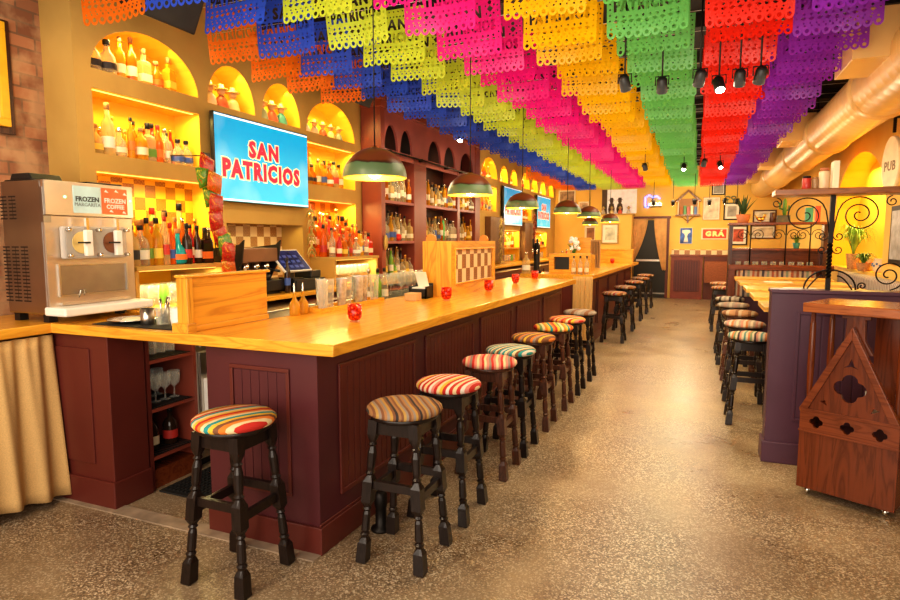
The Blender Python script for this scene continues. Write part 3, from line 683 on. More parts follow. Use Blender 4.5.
# ------------------------------------------------------------------ stools
def leg_ring(z, r, sq, cx, cy, n=12):
    out = []
    for k in range(n):
        a = 2*PI*(k+.5)/n; c, s = math.cos(a), math.sin(a)
        rs = r/max(abs(c),abs(s)); rr = r*(1-sq) + rs*sq
        out.append((cx+c*rr, cy+s*rr, z))
    return out
LEGP = [(0,.022,1),(.006,.026,1),(.10,.024,1),(.125,.017,.2),(.14,.024,0),(.15,.016,0),(.16,.021,0),(.24,.019,0),(.255,.014,0),(.265,.022,0),(.275,.016,.1),(.30,.025,1),(.40,.025,1),(.43,.016,.2),(.44,.024,0),(.452,.016,0),
        (.47,.02,0),(.54,.022,0),(.57,.014,0),(.58,.021,0),(.59,.015,0),(.61,.021,.5),(.63,.023,1),(.70,.024,1)]
HS = .70
def stool_meshes():
    r_top, r_bot = .105, .155
    legs = []
    for sx, sy in ((1,1),(1,-1),(-1,1),(-1,-1)):
        rings = []
        for z, r, sq in LEGP:
            k = r_bot+(r_top-r_bot)*z/HS; rings.append(leg_ring(z, r, sq, sx*k, sy*k))
        mb = MB(); n = 12; vs = [p for rg in rings for p in rg]
        mb.add(vs, [(i*n+k, i*n+(k+1)%n, (i+1)*n+(k+1)%n, (i+1)*n+k) for i in range(len(rings)-1) for k in range(n)] + [tuple(range(n-1,-1,-1)), tuple((len(rings)-1)*n+k for k in range(n))], False)
        legs.append(mb.mesh('stool_leg'))
    def k(z): return r_bot+(r_top-r_bot)*z/HS
    st = []
    for z, pairs in ((.345, (((1,-1),(1,1)),((-1,-1),(-1,1)))), (.385, (((-1,-1),(1,-1)),((-1,1),(1,1))))):
        for a, b in pairs:
            q = k(z); mb = MB(); ax, ay, bx_, by = a[0]*q, a[1]*q, b[0]*q, b[1]*q
            if ax == bx_: mb.box(ax-.011, ay+.02, z-.02, ax+.011, by-.02, z+.02)
            else: mb.box(ax+.02, ay-.011, z-.02, bx_-.02, ay+.011, z+.02)
            st.append(mb.mesh('stool_stretcher'))
    ap = MB(); q = r_top
    for s in (-1,1): ap.box(s*q-.012,-q,.63,s*q+.012,q,.70); ap.box(-q,s*q-.012,.63,q,s*q+.012,.70)
    base = MB().lathe([(.155,.695),(.165,.7),(.165,.715),(.16,.72)], seg=32)
    seat = MB().lathe([(.158,.718),(.178,.722),(.186,.735),(.183,.748),(.167,.760),(.12,.769),(.06,.773),(.001,.774)], seg=32)
    return legs, st, ap.mesh('stool_apron'), base.mesh('stool_base'), seat.mesh('stool_seat')
SM = stool_meshes()
O_, T_, CR, R_, Y_, BR, GY, BK_, GN, PK = (.75,.22,.03),(.03,.30,.30),(.80,.62,.36),(.55,.03,.02),(.80,.48,.05),(.22,.09,.04),(.30,.24,.2),(.04,.03,.03),(.2,.35,.15),(.75,.25,.2)
def stool(loc, matname, cols, label, woodm=DARKWOOD, rz=0, group='round striped bar stools', rot=0, scale=5.2, name='bar_stool', soft=False):
    legs, st, ap, base, seat = SM
    r = thing(name, label, 'stool', loc, rz, group)
    for m in legs: shared('leg', m, [woodm], r)
    for m in st: shared('stretcher', m, [woodm], r)
    shared('apron', ap, [woodm], r); shared('seat_base', base, [woodm], r)
    shared('seat_cushion', seat, [stripes(matname, cols, 'X', scale, rot, soft)], r)
    return r
stool((-1.925,2.095,0), 'serape_teal_orange', [O_,CR,R_,T_,CR,Y_,R_,O_,CR,T_,Y_,BR], 'bar stool with broad teal, cream and orange stripes at the near end of the bar', rot=.42, scale=4.2)
stool((-1.29,2.555,0), 'serape_brown_gold', [BR,(.5,.3,.08),GY,BR,(.4,.2,.08),GY,(.5,.28,.06),BR,BK_,(.36,.18,.07)], 'bar stool with muted brown and gold striped seat, nearest along the bar front', rot=-.7, scale=9)
stool((-1.275,3.08,0), 'serape_red_white', [R_,CR,R_,(.8,.7,.6),PK,R_,CR,Y_,R_,(.8,.7,.6)], 'bar stool with red and cream striped seat, second along the bar front', rot=.1, scale=6)
stool((-1.26,3.76,0), 'serape_rose', [PK,R_,CR,PK,GY,R_,PK,CR], 'brown-legged bar stool with rose and red striped seat, third along the bar front', BROWNWOOD, rot=-.3, scale=8)
stool((-1.25,4.22,0), 'serape_teal_cream', [T_,CR,GY,T_,CR,BR,T_,(.7,.6,.5)], 'bar stool with teal and cream striped seat, fourth along the bar front', rot=.4, scale=8)
stool((-1.24,4.85,0), 'serape_brown_orange', [BR,O_,GY,BR,Y_,BR], 'brown-legged bar stool with brown and orange seat, fifth along the bar front', BROWNWOOD, rot=.3, scale=9)
stool((-1.22,5.5,0), 'serape_bright', [Y_,T_,O_,R_,Y_,GN,CR,O_], 'bar stool with bright yellow, teal and orange striped seat, sixth along the bar front', BROWNWOOD, rot=-.4, scale=6)
stool((-1.21,6.1,0), 'serape_red_orange', [R_,O_,CR,R_,Y_,PK], 'bar stool with red and orange striped seat, seventh along the bar front', rot=.5, scale=8)
stool((-1.20,6.75,0), 'serape_dark_grey', [GY,BR,GY,(.4,.33,.28)], 'bar stool with plain grey-brown seat, last along the near bar', rot=.2, scale=7)
for i, y in enumerate((9.4,10.7,12.1,13.3,14.5)):
    stool((-1.15+.015*i,y,0), ['serape_far_one','serape_far_two'][i%2], [[(.55,.42,.26),(.35,.04,.03),GY,(.5,.18,.04),BR],[GY,(.4,.15,.1),(.5,.4,.26),BR,(.45,.15,.03)]][i%2], f"dark bar stool, {ORD[i]} along the second bar beyond the burlap drape", scale=8, rot=.5)
RS = [(.45,5.62,'serape_mint_orange',[(.5,.42,.3),(.08,.2,.2),(.5,.42,.3),(.45,.15,.05),(.15,.22,.12),(.5,.42,.3),BK_,(.45,.2,.15)],'dark stool with mint, orange and cream stripes, nearest at the right-hand tables'),
      (.45,6.42,'serape_pale_orange',[(.5,.4,.3),GY,(.45,.2,.15),(.5,.4,.3),(.4,.15,.05),GY],'dark stool with pale cream and orange seat, second at the right-hand tables'),
      (.46,7.35,'serape_tan_red',[(.38,.2,.1),BR,(.45,.35,.25),(.38,.2,.1)],'brown stool with tan and russet seat, third at the right-hand tables'),
      (.44,8.25,'serape_grey_rose',[GY,(.45,.38,.3),GY,(.35,.22,.18)],'dark stool with greyish cream seat, fourth at the right-hand tables'),
      (.44,9.1,'serape_grey_stripe',[GY,(.45,.38,.3),BK_,(.45,.38,.3)],'dark stool with grey and black striped seat, fifth at the right-hand tables'),
      (.42,11.2,'serape_far_one',[CR,R_,GY,O_,BR],'dark stool beyond the right-hand shelving, nearer of two'),
      (.42,12.3,'serape_far_two',[GY,PK,CR,BR,O_],'dark stool beyond the right-hand shelving, farther of two')]
for x, y, m, c, l in RS: stool((x,y,0), m, c, l, BROWNWOOD if 'brown stool' in l else DARKWOOD, scale=8, rot=.15, group='stools at the right-hand tables')

# ------------------------------------------------------------------ things on the near bar
# frozen drink machine
r = thing('frozen_drink_machine', 'stainless steel frozen drink machine with two dispensing spouts on the counter corner', 'drink machine', (-3.66,2.575,1.07))
y0, y1 = -.285, .29
F = .25
bx(-.13,y0,.05,F-.03,y1,.82).build('body', M('machine_side_steel', (.42,.38,.34), .3, 1, var=.2, scale=2), r, bevel=.008)
for q_ in ((-.13,y0+.03),(-.13,y1-.08),(.13,y0+.03),(.13,y1-.08)): bx(q_[0],q_[1],0,q_[0]+.05,q_[1]+.05,.05).build('foot', BLACK, r)
bx(F-.03,y0,.62,F,y1,.82).build('header_panel', STEEL, r, bevel=.004)
bx(F-.03,y0,.06,F-.015,y1,.62).build('front_panel', M('satin_steel_front', (.58,.50,.42), .32, .85, var=.12, scale=3), r, bevel=.003)
bx(F,y0+.17,.64,F+.004,y0+.345,.80).build('menu_card', M('menu_card_teal', (.5,.68,.68), .5, emis=.12), r)
bx(F,y0+.355,.64,F+.004,y0+.53,.80).build('menu_card', M('menu_card_orange', (.85,.16,.05), .5, emis=.12), r)
mb = MB(); 
for a,b_ in ((.37,.775),(.49,.65),(.44,.78),(.40,.655),(.50,.765)): mb.add([(F+.0045,y0+a,b_),(F+.0045,y0+a+.03,b_-.004),(F+.0045,y0+a+.012,b_+.015)],[(0,1,2)])
mb.build('card_pattern', WHITE, r)
DK = M('lettering_dark', (.05,.06,.06), .5)
lettering('FROZEN', .04, DK, r, (F+.0055,y0+.257,.722), ROT_E, .001)
lettering('MARGARITA', .03, M('lettering_grey', (.25,.3,.3), .5), r, (F+.0055,y0+.257,.69), ROT_E)
lettering('FROZEN', .04, WHITE, r, (F+.0055,y0+.443,.722), ROT_E, .001)
lettering('COFFEE', .036, WHITE, r, (F+.0055,y0+.443,.685), ROT_E, .001)
for yy in (y0+.12, y1-.02): MB().lathe([(.007,0),(.007,.004)], (F,yy,.73), 10, 'X').build('indicator_light', M('green_led', (.2,1,.4), .4, emis=3), r)
hsg = bx(F-.015,y0+.08,.37,F+.03,y1-.08,.56).build('spout_housing', seethrough('clear_acrylic', (.85,.8,.75), .45), r, bevel=.012)
for yy, cm, nn in ((y0+.19,(.7,.52,.2),'pale frozen drink behind the spout'),(y0+.39,(.2,.07,.03),'dark frozen drink behind the spout')):
    q = MB().lathe([(.065,0),(.065,.006)], (F+.03,yy,.465), 24, 'X').build('drink_window', M('frozen_%d'%int(cm[0]*100), cm, .3), r); q['label'] = nn
    sp_ = bx(F+.036,yy+.0,.385,F+.066,yy+.045,.54).build('spout', WHITE, r, bevel=.006)
    bx(F+.06,yy-.05,.46,F+.075,yy+.02,.47).build('handle', BLACK, sp_)
    MB().box(F+.038,yy+.012,.54,F+.056,yy+.03,.61).build('piston', CHROME, r)
for yy in (y0+.10,y0+.29,y0+.48):
    for zz in (.39,.54): MB().lathe([(.012,0),(.012,.03),(.006,.034)], (F+.03,yy,zz), 10, 'X').build('thumb_screw', CHROME, hsg)
bx(F-.015,y0+.07,.16,F-.011,y1-.07,.33).build('recess_panel', STEELD, r, bevel=.002)
mb = MB()
for a in ((y0+.06,.15,y1-.06,.16),(y0+.06,.33,y1-.06,.34),(y0+.06,.16,y0+.07,.33),(y1-.07,.16,y1-.06,.33)): mb.box(F-.015,a[0],a[1],F-.003,a[2],a[3])
mb.box(F-.015,y0+.06,.10,F+.01,y1-.06,.115)
mb.build('recess_frame', STEEL, r)
MB().tube([(F,y0+.17,.14),(F+.012,y0+.175,.18),(F+.012,y0+.2,.185),(F,y0+.205,.15)], .004).build('hook', CHROME, r)
bx(F-.05,y0-.01,.045,F+.13,y1+.01,.095).build('drip_tray', WHITE, r, bevel=.01)
for cx_, zz, nr in ((-.14,.60,7),(-.06,.60,7),(-.14,.12,16),(-.06,.12,16),(.02,.12,16)):
    mb = MB(); mb.box(cx_+.028,y0-.0005,zz,cx_+.032,y0+.001,zz+nr*.021-.013)
    for i in range(nr): mb.box(cx_,y0-.002,zz+i*.021,cx_+.06,y0+.001,zz+i*.021+.008)
    mb.build('vent_slots', BLACK, r)
bx(F-.035,y0-.004,.58,F-.012,y0+.04,.78).build('corner_bracket', STEELD, r)
mb = MB(); mb.box(-.14,y0+.03,.82,.10,y1-.3,.832); mb.plate([(-.12,.832),(.08,.832),(.05,.87),(-.10,.87)], 'XZ', y0+.05, y0+.24); mb.build('lid', BLACK, r, bevel=.006)
bx(.02,y0+.3,.82,.2,y1-.03,.835).build('lid', BLACK, r, bevel=.004)
# mat, plates, cups
tag(bx(-3.18,2.36,1.0705,-2.52,2.74,1.076).build('bar_mat', BLACKM, bevel=.002), 'flat black bar mat on the counter bridge between the drink machine and wood divider', 'mat')
r = thing('serving_plate', 'shallow steel plate lying on the black bar mat', 'plate', (-3.02,2.50,1.0765))
MB().lathe([(.06,0),(.10,.012),(.135,.018),(.135,.021),(.1,.016),(.06,.005),(.001,.005)], seg=32, caps=False).build('dish', CHROME, r)
MB().lathe([(.04,.007),(.06,.012),(.058,.02),(.03,.024),(.001,.025)], seg=20).build('folded_towel', CREAM, r)
tag(MB().lathe(open_prof(.036,.038,.09), (-2.86,2.46,1.0765), 18, caps=False).build('metal_cup', STEEL), 'small steel cup on the bar mat beside the plate', 'cup')
r = thing('utensil_glass', 'glass holding silver bar tools beside the small steel cup', 'glass', (-2.76,2.48,1.0765))
MB().lathe(open_prof(.035,.042,.10), seg=18, caps=False).build('tumbler_body', GLASS, r)
MB().tube([(-.01,0,.01),(.02,.02,.16)], .008).tube([(.01,.01,.01),(.0,.045,.15)], .008).tube([(0,-.01,.01),(.015,-.03,.15)], .006).build('bar_tools', CHROME, r)
for i in range(4):
    o = MB().lathe([(.03,0),(.038,.005),(.045,.05),(.043,.05),(.035,.008),(.001,.008)], (-2.635,2.47,1.0765+i*.018), 20, caps=False).build('stacked_cup', WHITE)
    tag(o, ['white cup at the bottom of the stack against the wood divider','second white cup up in the stack against the wood divider','third white cup up in the stack against the wood divider','topmost white cup of the stack against the wood divider'][i], 'cup', 'stack of white cups')
# wood divider
r = thing('wood_divider', 'honey oak divider board standing on the bar between guests and server passage', 'divider', (-2.45,2.68,1.07))
bx(-.02,-.33,.0,.02,.28,.285).build('board', OAKB, r, bevel=.003)
bx(-.035,-.36,0,.04,-.32,.285).build('end_post', OAKZ, r, bevel=.004)
MB().box(-.04,-.37,.285,.04,.295,.30).build('cap_rail', OAK, r, bevel=.006)
bx(-.06,-.375,0,.05,-.315,.05).build('foot_block', OAKB, r, bevel=.003)
bx(.021,-.32,0,.032,.28,.03).build('base_moulding', OAKB, r, bevel=.003)
# tray of tumblers
r = thing('wood_tray', 'shallow wooden tray holding metal and glass shakers on the inner bar edge', 'tray', (-2.335,3.72,1.0705))
bx(-.075,-.42,0,.075,.42,.012).build('tray_base', OAKX, r); MB().box(-.075,-.42,.012,-.067,.42,.03).box(.067,-.42,.012,.075,.42,.03).box(-.067,-.42,.012,.067,-.412,.03).box(-.067,.412,.012,.067,.42,.03).build('tray_rim', OAK, r)
SHK = MB().lathe([(.032,0),(.035,.003),(.046,.2),(.0475,.205),(.044,.205),(.033,.01),(.001,.01)], seg=20, caps=False).mesh('shaker')
k = 0
for j in range(7):
    for i in range(2 if j in (1,5) else 1):
        m = GLASS if k in (0,1,4,8) else SHAKER
        o = shared('cocktail_shaker' if m is SHAKER else 'mixing_glass', SHK, [m], None, (-2.305-.062*i+(0 if j%2==0 else -.03), 3.37+j*.115, 1.083), (0,0,0), (.85,.85,.98))
        tag(o, f"{'steel' if m is SHAKER else 'clear glass'} tall bar tumbler on the wooden tray, {ORD[j]} along it{', back one' if i else ''}", 'shaker', 'tumblers on the wooden tray'); k += 1
for i, y in enumerate((3.15,3.24)):
    r = thing('oil_cruet', f"glass cruet of golden syrup with a long pourer, {'left' if i==0 else 'right'} one beside the wooden tray", 'bottle', (-2.37,y,1.0705), 0, 'syrup cruets')
    MB().lathe([(.03,0),(.034,.004),(.034,.07),(.02,.095),(.011,.11),(.011,.14)], seg=14).build('glass_body', LIQ['gold'], r)
    MB().lathe([(.012,.14),(.006,.155),(.004,.2),(.003,.205)], seg=8).build('pourer', CHROME, r)
# votives
VOT = [(-1.853,3.03),(-1.84,4.40),(-1.80,5.33),(-1.85,6.40),(-1.83,7.18)]
VB = MB().lathe([(.028,.012),(.04,.03),(.043,.05),(.041,.105),(.038,.105),(.039,.05),(.025,.025),(.001,.022)], seg=24, caps=False).mesh('v')
VF = MB().lathe([(.03,0),(.03,.004),(.012,.008),(.026,.014)], seg=20).mesh('vf'); VC = MB().lathe([(.024,.024),(.024,.045),(.001,.046)], seg=14).mesh('vc')
VFL = MB().lathe([(.001,.046),(.006,.054),(.001,.07)], seg=8).mesh('vfl')
def votive(x, y, label):
    r = thing('votive_candle', label, 'candle', (x,y,1.0702), 0, 'red votive candles on the bars')
    shared('foot', VF, [M('amber_glass_foot', (.6,.2,.06), .2)], r); shared('cup', VB, [REDGL], r); shared('wax', VC, [M('red_wax', (.8,.16,.02), .5, emis=.4)], r); shared('flame', VFL, [FLAME], r)
for i, (x,y) in enumerate(VOT): votive(x, y, f"red faceted glass votive candle, {ORD[i]} along the near bar from the camera")
for i, (x,y) in enumerate([(-1.75,9.6),(-1.72,10.2),(-1.6,12.6)]): votive(x, y, f"red glass votive candle, {ORD[i]} along the second bar")
# service well behind the bar with clean glasses, napkin caddy
r = thing('service_well', 'stainless service well behind the near bar carrying clean glassware', 'sink', (-2.65,5.0,0))
bx(-2.88,3.2,.84,-2.46,7.0,1.02).build('basin', STEEL, r, world=True, bevel=.005)
MB().tube([(-2.86,3.3,0),(-2.86,3.3,.78)],.02).tube([(-2.5,3.3,0),(-2.5,3.3,.78)],.02).tube([(-2.86,6.9,0),(-2.86,6.9,.78)],.02).tube([(-2.5,6.9,0),(-2.5,6.9,.78)],.02).build('leg', STEELD, r, world=True)
bx(-2.86,4.7,1.02,-2.48,6.3,1.035).build('drain_mat', BLACKM, r, world=True)
glasses('coupe_glass', STEM, [GLASS], -2.84, -2.50, 4.95, 6.1, 1.0355, 3, 8, 'service well behind bar', 'clean glasses behind the bar', desc='clear stemmed glass', hs=1.2)
for i, (y, c_) in enumerate(((4.35,'silver'),(4.5,'black'),(4.62,'black'))):
    put_bottle('tall', ['clear','green','clear'][i], ['white','green','white'][i], c_, (-2.52,y,1.0202), f"{ORD[i]} from left on service well behind the shakers", 'well bottles', .95)
r = thing('napkin_caddy', 'black bar caddy with napkins and a pale leaning menu, behind the second votive', 'caddy', (-2.12,4.47,1.0702))
MB().box(-.08,-.02,0,.08,.12,.012).box(-.08,-.02,0,-.07,.12,.10).box(.07,-.02,0,.08,.12,.1).box(-.08,.11,0,.08,.12,.12).box(-.08,-.02,0,.08,-.01,.08).build('holder', BLACK, r)
bx(-.06,.0,.012,.06,.1,.09).build('napkins', PAPER, r)
q = MB(); q.box(-.05,0,0,.05,.006,.22); q.xf(Matrix.Translation((0,.14,.02))@Matrix.Rotation(.5,4,'X')); q.build('menu', PAPER, r)
tag(bx(-2.14,4.25,1.0702,-2.04,4.36,1.13).build('coaster_stack', M('coaster_wood', (.6,.36,.16), .7), bevel=.004), 'square stack of tan coasters beside the napkin caddy', 'coasters')
# tiled host box
r = thing('tiled_server_box', 'oak box with a checkered tile panel standing on the near bar', 'box', (-2.12,5.26,1.07))
TB = checker('box_tiles_cream_brown', (.85,.68,.45), (.24,.09,.03), (.40,.18,.07), .1, 'YZ', .8)
bx(-.05,-.60,0,.21,-.575,.47).build('end_panel', OAKZ, r, bevel=.003); bx(-.05,.575,0,.21,.60,.47).build('end_panel', OAKB, r, bevel=.003)
bx(.17,-.575,0,.21,.575,.11).build('bottom_rail', OAKB, r); bx(.17,-.575,.40,.21,.575,.47).build('top_rail', OAKB, r)
bx(.17,-.575,.11,.21,-.50,.40).build('stile', OAKB, r); bx(.17,.50,.11,.21,.575,.40).build('stile', OAKB, r)
bx(.175,-.5,.11,.2,.5,.40).build('tile_panel', TB, r)
mb = MB()
for a in ((-.515,.10,.515,.113),(-.515,.397,.515,.41),(-.515,.113,-.5,.397),(.5,.113,.515,.397)): mb.box(.205,a[0],a[1],.222,a[2],a[3])
mb.build('tile_frame', OAK, r, bevel=.003)
bx(-.05,-.575,0,-.02,.575,.45).build('back_panel', OAKB, r)
for yy in (-.53,.50): MB().lathe([(.045,-.012),(.045,.012)], (.12 if yy>0 else .0,yy,.485), 20, 'Y').build('round_finial', M('orange_wood_knob', (.75,.27,.04), .35), r)

# ------------------------------------------------------------------ back counter machines
r = thing('espresso_machine', 'brown and black espresso machine on the back counter under the television', 'coffee machine', (-3.56,4.12,1.081))
bx(-.2,-.2,.03,.16,.26,.12).build('base', BLACK, r, bevel=.005)
bx(-.2,-.2,.12,-.02,.26,.36).build('body', M('brown_enamel', (.2,.09,.045), .35), r, bevel=.01)
bx(-.2,-.2,.28,.1,.26,.40).build('head', M('brown_enamel', (.2,.09,.045), .35), r, bevel=.01)
for s_ in (-.21,.255): 
    MB().plate([(-.2,.12),(.0,.12),(.1,.28),(.13,.47),(.08,.43),(-.2,.40)], 'XZ', s_, s_+.015).build('side_wing', BLACK, r)
for yy in (-.1,.03,.16):
    MB().lathe([(.035,.2),(.035,.28),(.03,.28)], (.04,yy,0), 16).build('group_head', CHROME, r).name
    MB().tube([(.06,yy,.215),(.19,yy,.2)], .012).build('portafilter_handle', BLACK, list(r.children)[-1])
MB().box(-.15,-.18,0,-.1,.24,.03).box(.08,-.18,0,.12,.24,.03).build('foot', BLACK, r)
for i, yy in enumerate((-.15,-.02,.1)):
    tag(MB().lathe([(.02,0),(.035,.02),(.037,.05),(.034,.05),(.03,.02),(.001,.008)], (-3.56+.1,4.12+yy,1.2015), 14, caps=False).build('coffee_cup', WHITE if i == 0 else BLACK), f"small {'white' if i==0 else 'black'} coffee cup on the espresso machine tray, {ORD[i]} from the left", 'cup', 'coffee cups')
r = thing('cash_drawer', 'black cash drawer on the back counter under the tilted order screen', 'cash drawer', (-3.56,4.74,1.081))
bx(-.2,-.26,0,.2,.22,.11).build('body', BLACK, r, bevel=.005); bx(.2,-.24,.02,.206,.2,.1).build('drawer_front', M('charcoal_metal', (.05,.048,.045), .35, .4), r)
r = thing('receipt_printer', 'dark grey receipt printer right of the order screen on the cash drawer', 'printer', (-3.50,4.87,1.1915))
bx(-.1,-.08,0,.1,.08,.07).build('body', M('charcoal_metal', (.05,.048,.045), .35, .4), r, bevel=.01)
r = thing('order_terminal', 'tilted order screen with blue display on a black stand, on the cash drawer', 'monitor', (-3.46,4.56,1.1915))
MB().box(-.08,-.08,0,.08,.08,.012).box(-.02,-.03,.012,.01,.03,.12).build('stand', BLACK, r)
Rm = Matrix.Translation((.0,0,.17))@Matrix.Rotation(-.75,4,'Y')@Matrix.Rotation(0,4,'Z')
bx(-.012,-.20,-.13,.004,.20,.13).xf(Rm).build('housing', WHITE, r)
bx(.004,-.188,-.118,.006,.188,.118).xf(Rm).build('display', M('display_navy', (.015,.02,.09), .2, emis=.3, var=.5), r)
for i in range(4):
    for j in range(3): bx(.006,-.16+i*.075,-.09+j*.06,.0065,-.11+i*.075,-.06+j*.06).xf(Rm).build('display_button', M('display_blue', (.02,.05,.25), .3, emis=.4), r)
put_bottle('slim','dark','blue','black',(-3.38,4.40,1.081),'beside the order screen on the back counter','counter bottle',.95)

# hanging snack strip
r = thing('snack_clip_strip', 'hanging metal strip of clips holding red snack bags beside the television', 'rack', (-3.44,3.58,1.42))
MB().tube([(0,-.04,.76),(0,-.02,.5),(0,.04,0)], .004).build('strip', IRON, r)
bx(-.01,-.06,.74,.01,0,.78).build('top_clip', BLACK, r); MB().tube([(0,-.03,.76),(-.355,-.03,.78)], .004).build('hanger_wire', IRON, r)
def bagm(name, c1, c2, c3):
    m, t, b = nt(name); f = noise(t, coords(t), 17, 3, 1.5)
    L(t, ramp(t, f, [(.3,c3),(.42,c1),(.56,mul(c1,.6)),(.66,c2)]), b.inputs['Base Color']); b.inputs['Roughness'].default_value = .22
    bump(t, b, noise(t, coords(t), 30, 3), .7, .01); return m
BAGR = bagm('snack_bag_red', (.55,.015,.01), (.9,.35,.04), (.12,.01,.01)); BAGG = bagm('snack_bag_green', (.10,.33,.03), (.7,.6,.05), (.5,.03,.01)); BAGO = bagm('snack_bag_orange', (.75,.14,.01), (.9,.6,.1), (.4,.02,.01))
def bag(loc, m, label, w=.085, h=.13, tilt=0):
    mb = MB(); n = 8; vs = []
    for sgn in (1,-1):
        for i in range(n+1):
            for j in range(n+1):
                u, v = i/n*2-1, j/n*2-1
                d = .022*max(0,(1-u**4))*max(0,(1-v*v))**.6
                vs.append((sgn*d, u*w*(1-.06*abs(v)), v*h))
    k = (n+1)**2
    fs = [(b_*k+i*(n+1)+j, b_*k+i*(n+1)+j+1, b_*k+(i+1)*(n+1)+j+1, b_*k+(i+1)*(n+1)+j) for b_ in (0,1) for i in range(n) for j in range(n)]
    mb.add(vs, fs, True); o = mb.mesh('bag')
    ob = shared('snack_bag', o, [m], None, loc, (tilt,0,.2)); return tag(ob, label, 'snack bag', 'snack bags on the clip strip')
for i, (dy, z, m, t_, c_) in enumerate([(-.05,2.08,BAGR,-.25,'red'),(-.09,2.0,BAGG,.3,'green'),(.0,1.96,BAGO,-.2,'orange'),(-.02,1.86,BAGG,.25,'green'),(.02,1.80,BAGR,-.1,'red'),(.0,1.68,BAGR,.15,'red'),(.06,1.58,BAGR,.5,'red'),(.10,1.50,BAGG,.2,'green'),(.12,1.44,BAGR,-.2,'red'),(.14,1.33,BAGO,.3,'orange')]):
    bag((-3.40+.012*(i%3),3.56+dy,z+.02), m, f"{c_} shiny snack bag, {ORD[i]} from the top of the hanging strip", tilt=t_, w=.095, h=.075)
def braid(y, z0, z1, m1, m2, label, x=WX+.20):
    r = thing('hanging_braid', label, 'braid', (x,y,z0))
    H = z1-z0; n = int(H/.045)
    for cm, ph, nm in ((m1,0,'pods'),(m2,PI,'husks')):
        mb = MB()
        for i in range(n):
            a = i*1.1+ph; z = i*H/n
            mb.tube([(0,0,z+.05),(.03*math.cos(a),.035*math.sin(a),z+.02),(.05*math.cos(a),.055*math.sin(a),z-.03)], .016, 6, .004)
        mb.build(nm, cm, r)
    MB().tube([(0,0,0),(0,0,H+.06)], .006).build('cord', BURLAP, r)
braid(5.27, 1.38, 1.86, M('olive_leaf', (.4,.3,.08), .7), M('dry_husk', (.6,.45,.15), .8), 'olive and straw coloured braid hanging below the right edge of the near television', WX+.07)
braid(14.05, 1.15, 2.15, M('dried_chili', (.4,.04,.02), .4), M('dried_chili_dark', (.28,.06,.02), .4), 'string of dried red chilies hanging between the two far televisions')
braid(11.4, 1.0, 1.95, M('olive_leaf', (.4,.3,.08), .7), M('dry_husk', (.6,.45,.15), .8), 'straw braid hanging just before the second television')
tag(MB().ball((CX+.05,6.46,1.52), .03, 10, 8, 3.2).build('hanging_gourd', M('dry_gourd', (.5,.33,.1), .6)), 'dried gourd hanging on the front edge of the red cabinet', 'gourd')
tag(bx(WX+.001,13.5,1.1,WX+.12,14.4,1.95).build('brown_locker', M('brown_locker_paint', (.2,.1,.045), .5), bevel=.005), 'brown cupboard hanging behind the chili string', 'cupboard')
tag(bx(WX+.001,11.0,1.12,WX+.12,11.9,2.0).build('brown_locker', M('brown_locker_paint', (.2,.1,.045), .5), bevel=.005), 'brown cupboard hanging behind the straw braid before the second television', 'cupboard')

# framed picture on brick
def picture(x0, x1, z0, z1, label, frame, mat_art, y=BY, mount=PAPER, fw=.04, mt=.06, name='framed_picture'):
    r = thing(name, label, 'picture', ((x0+x1)/2, y, z0), 0)
    w, h = (x1-x0)/2, z1-z0
    MB().box(-w,-.035,0,w,-.002,fw).box(-w,-.035,h-fw,w,-.002,h).box(-w,-.035,fw,-w+fw,-.002,h-fw).box(w-fw,-.035,fw,w,-.002,h-fw).build('frame', frame, r, bevel=.003)
    bx(-w+fw,-.012,fw,w-fw,-.004,h-fw).build('mount', mount, r)
    bx(-w+fw+mt,-.015,fw+mt,w-fw-mt,-.012,h-fw-mt).build('artwork', mat_art, r)
    return r
r = thing('framed_picture', 'bright yellow framed print on the brick wall at the left edge', 'picture', (-4.1,2.27,2.22))
bx(.002,-.3,0,.03,.31,.70).build('backing_board', BROWNWOOD, r); 
MB().box(.03,-.28,.04,.06,.27,.09).box(.03,-.28,.63,.06,.27,.68).box(.03,.22,.09,.06,.27,.63).box(.03,-.28,.09,.06,-.23,.63).build('frame', M('yellow_frame', (.9,.5,.02), .4), r, bevel=.004)
bx(.03,-.23,.09,.035,.22,.63).build('artwork', M('pale_print', (.45,.5,.42), .5, var=.3, scale=5), r)
# two loudspeakers near the ceiling
for i, (y, z) in enumerate(((3.1,3.08),(5.55,3.06))):
    r = thing('ceiling_speaker', ['black loudspeaker tilted under the ceiling above the big arched niche','black loudspeaker tilted under the ceiling left of the red column'][i], 'speaker', (-3.42,y,z), 0, 'black loudspeakers')
    q = MB(); q.box(-.12,-.28,-.05,.12,.28,.22); q.xf(Matrix.Rotation(.45,4,'Y')); q.build('enclosure', BLACK, r, bevel=.01)
    MB().box(-.14,-.02,.08,-.12,.02,.36).box(-.28,-.02,.30,-.12,.02,.34).build('bracket', IRON, r)
    q = MB(); q.box(.12,-.26,-.03,.125,.26,.2); q.xf(Matrix.Rotation(.45,4,'Y')); q.build('grille', M('speaker_grille', (.03,.03,.03), .7), r)

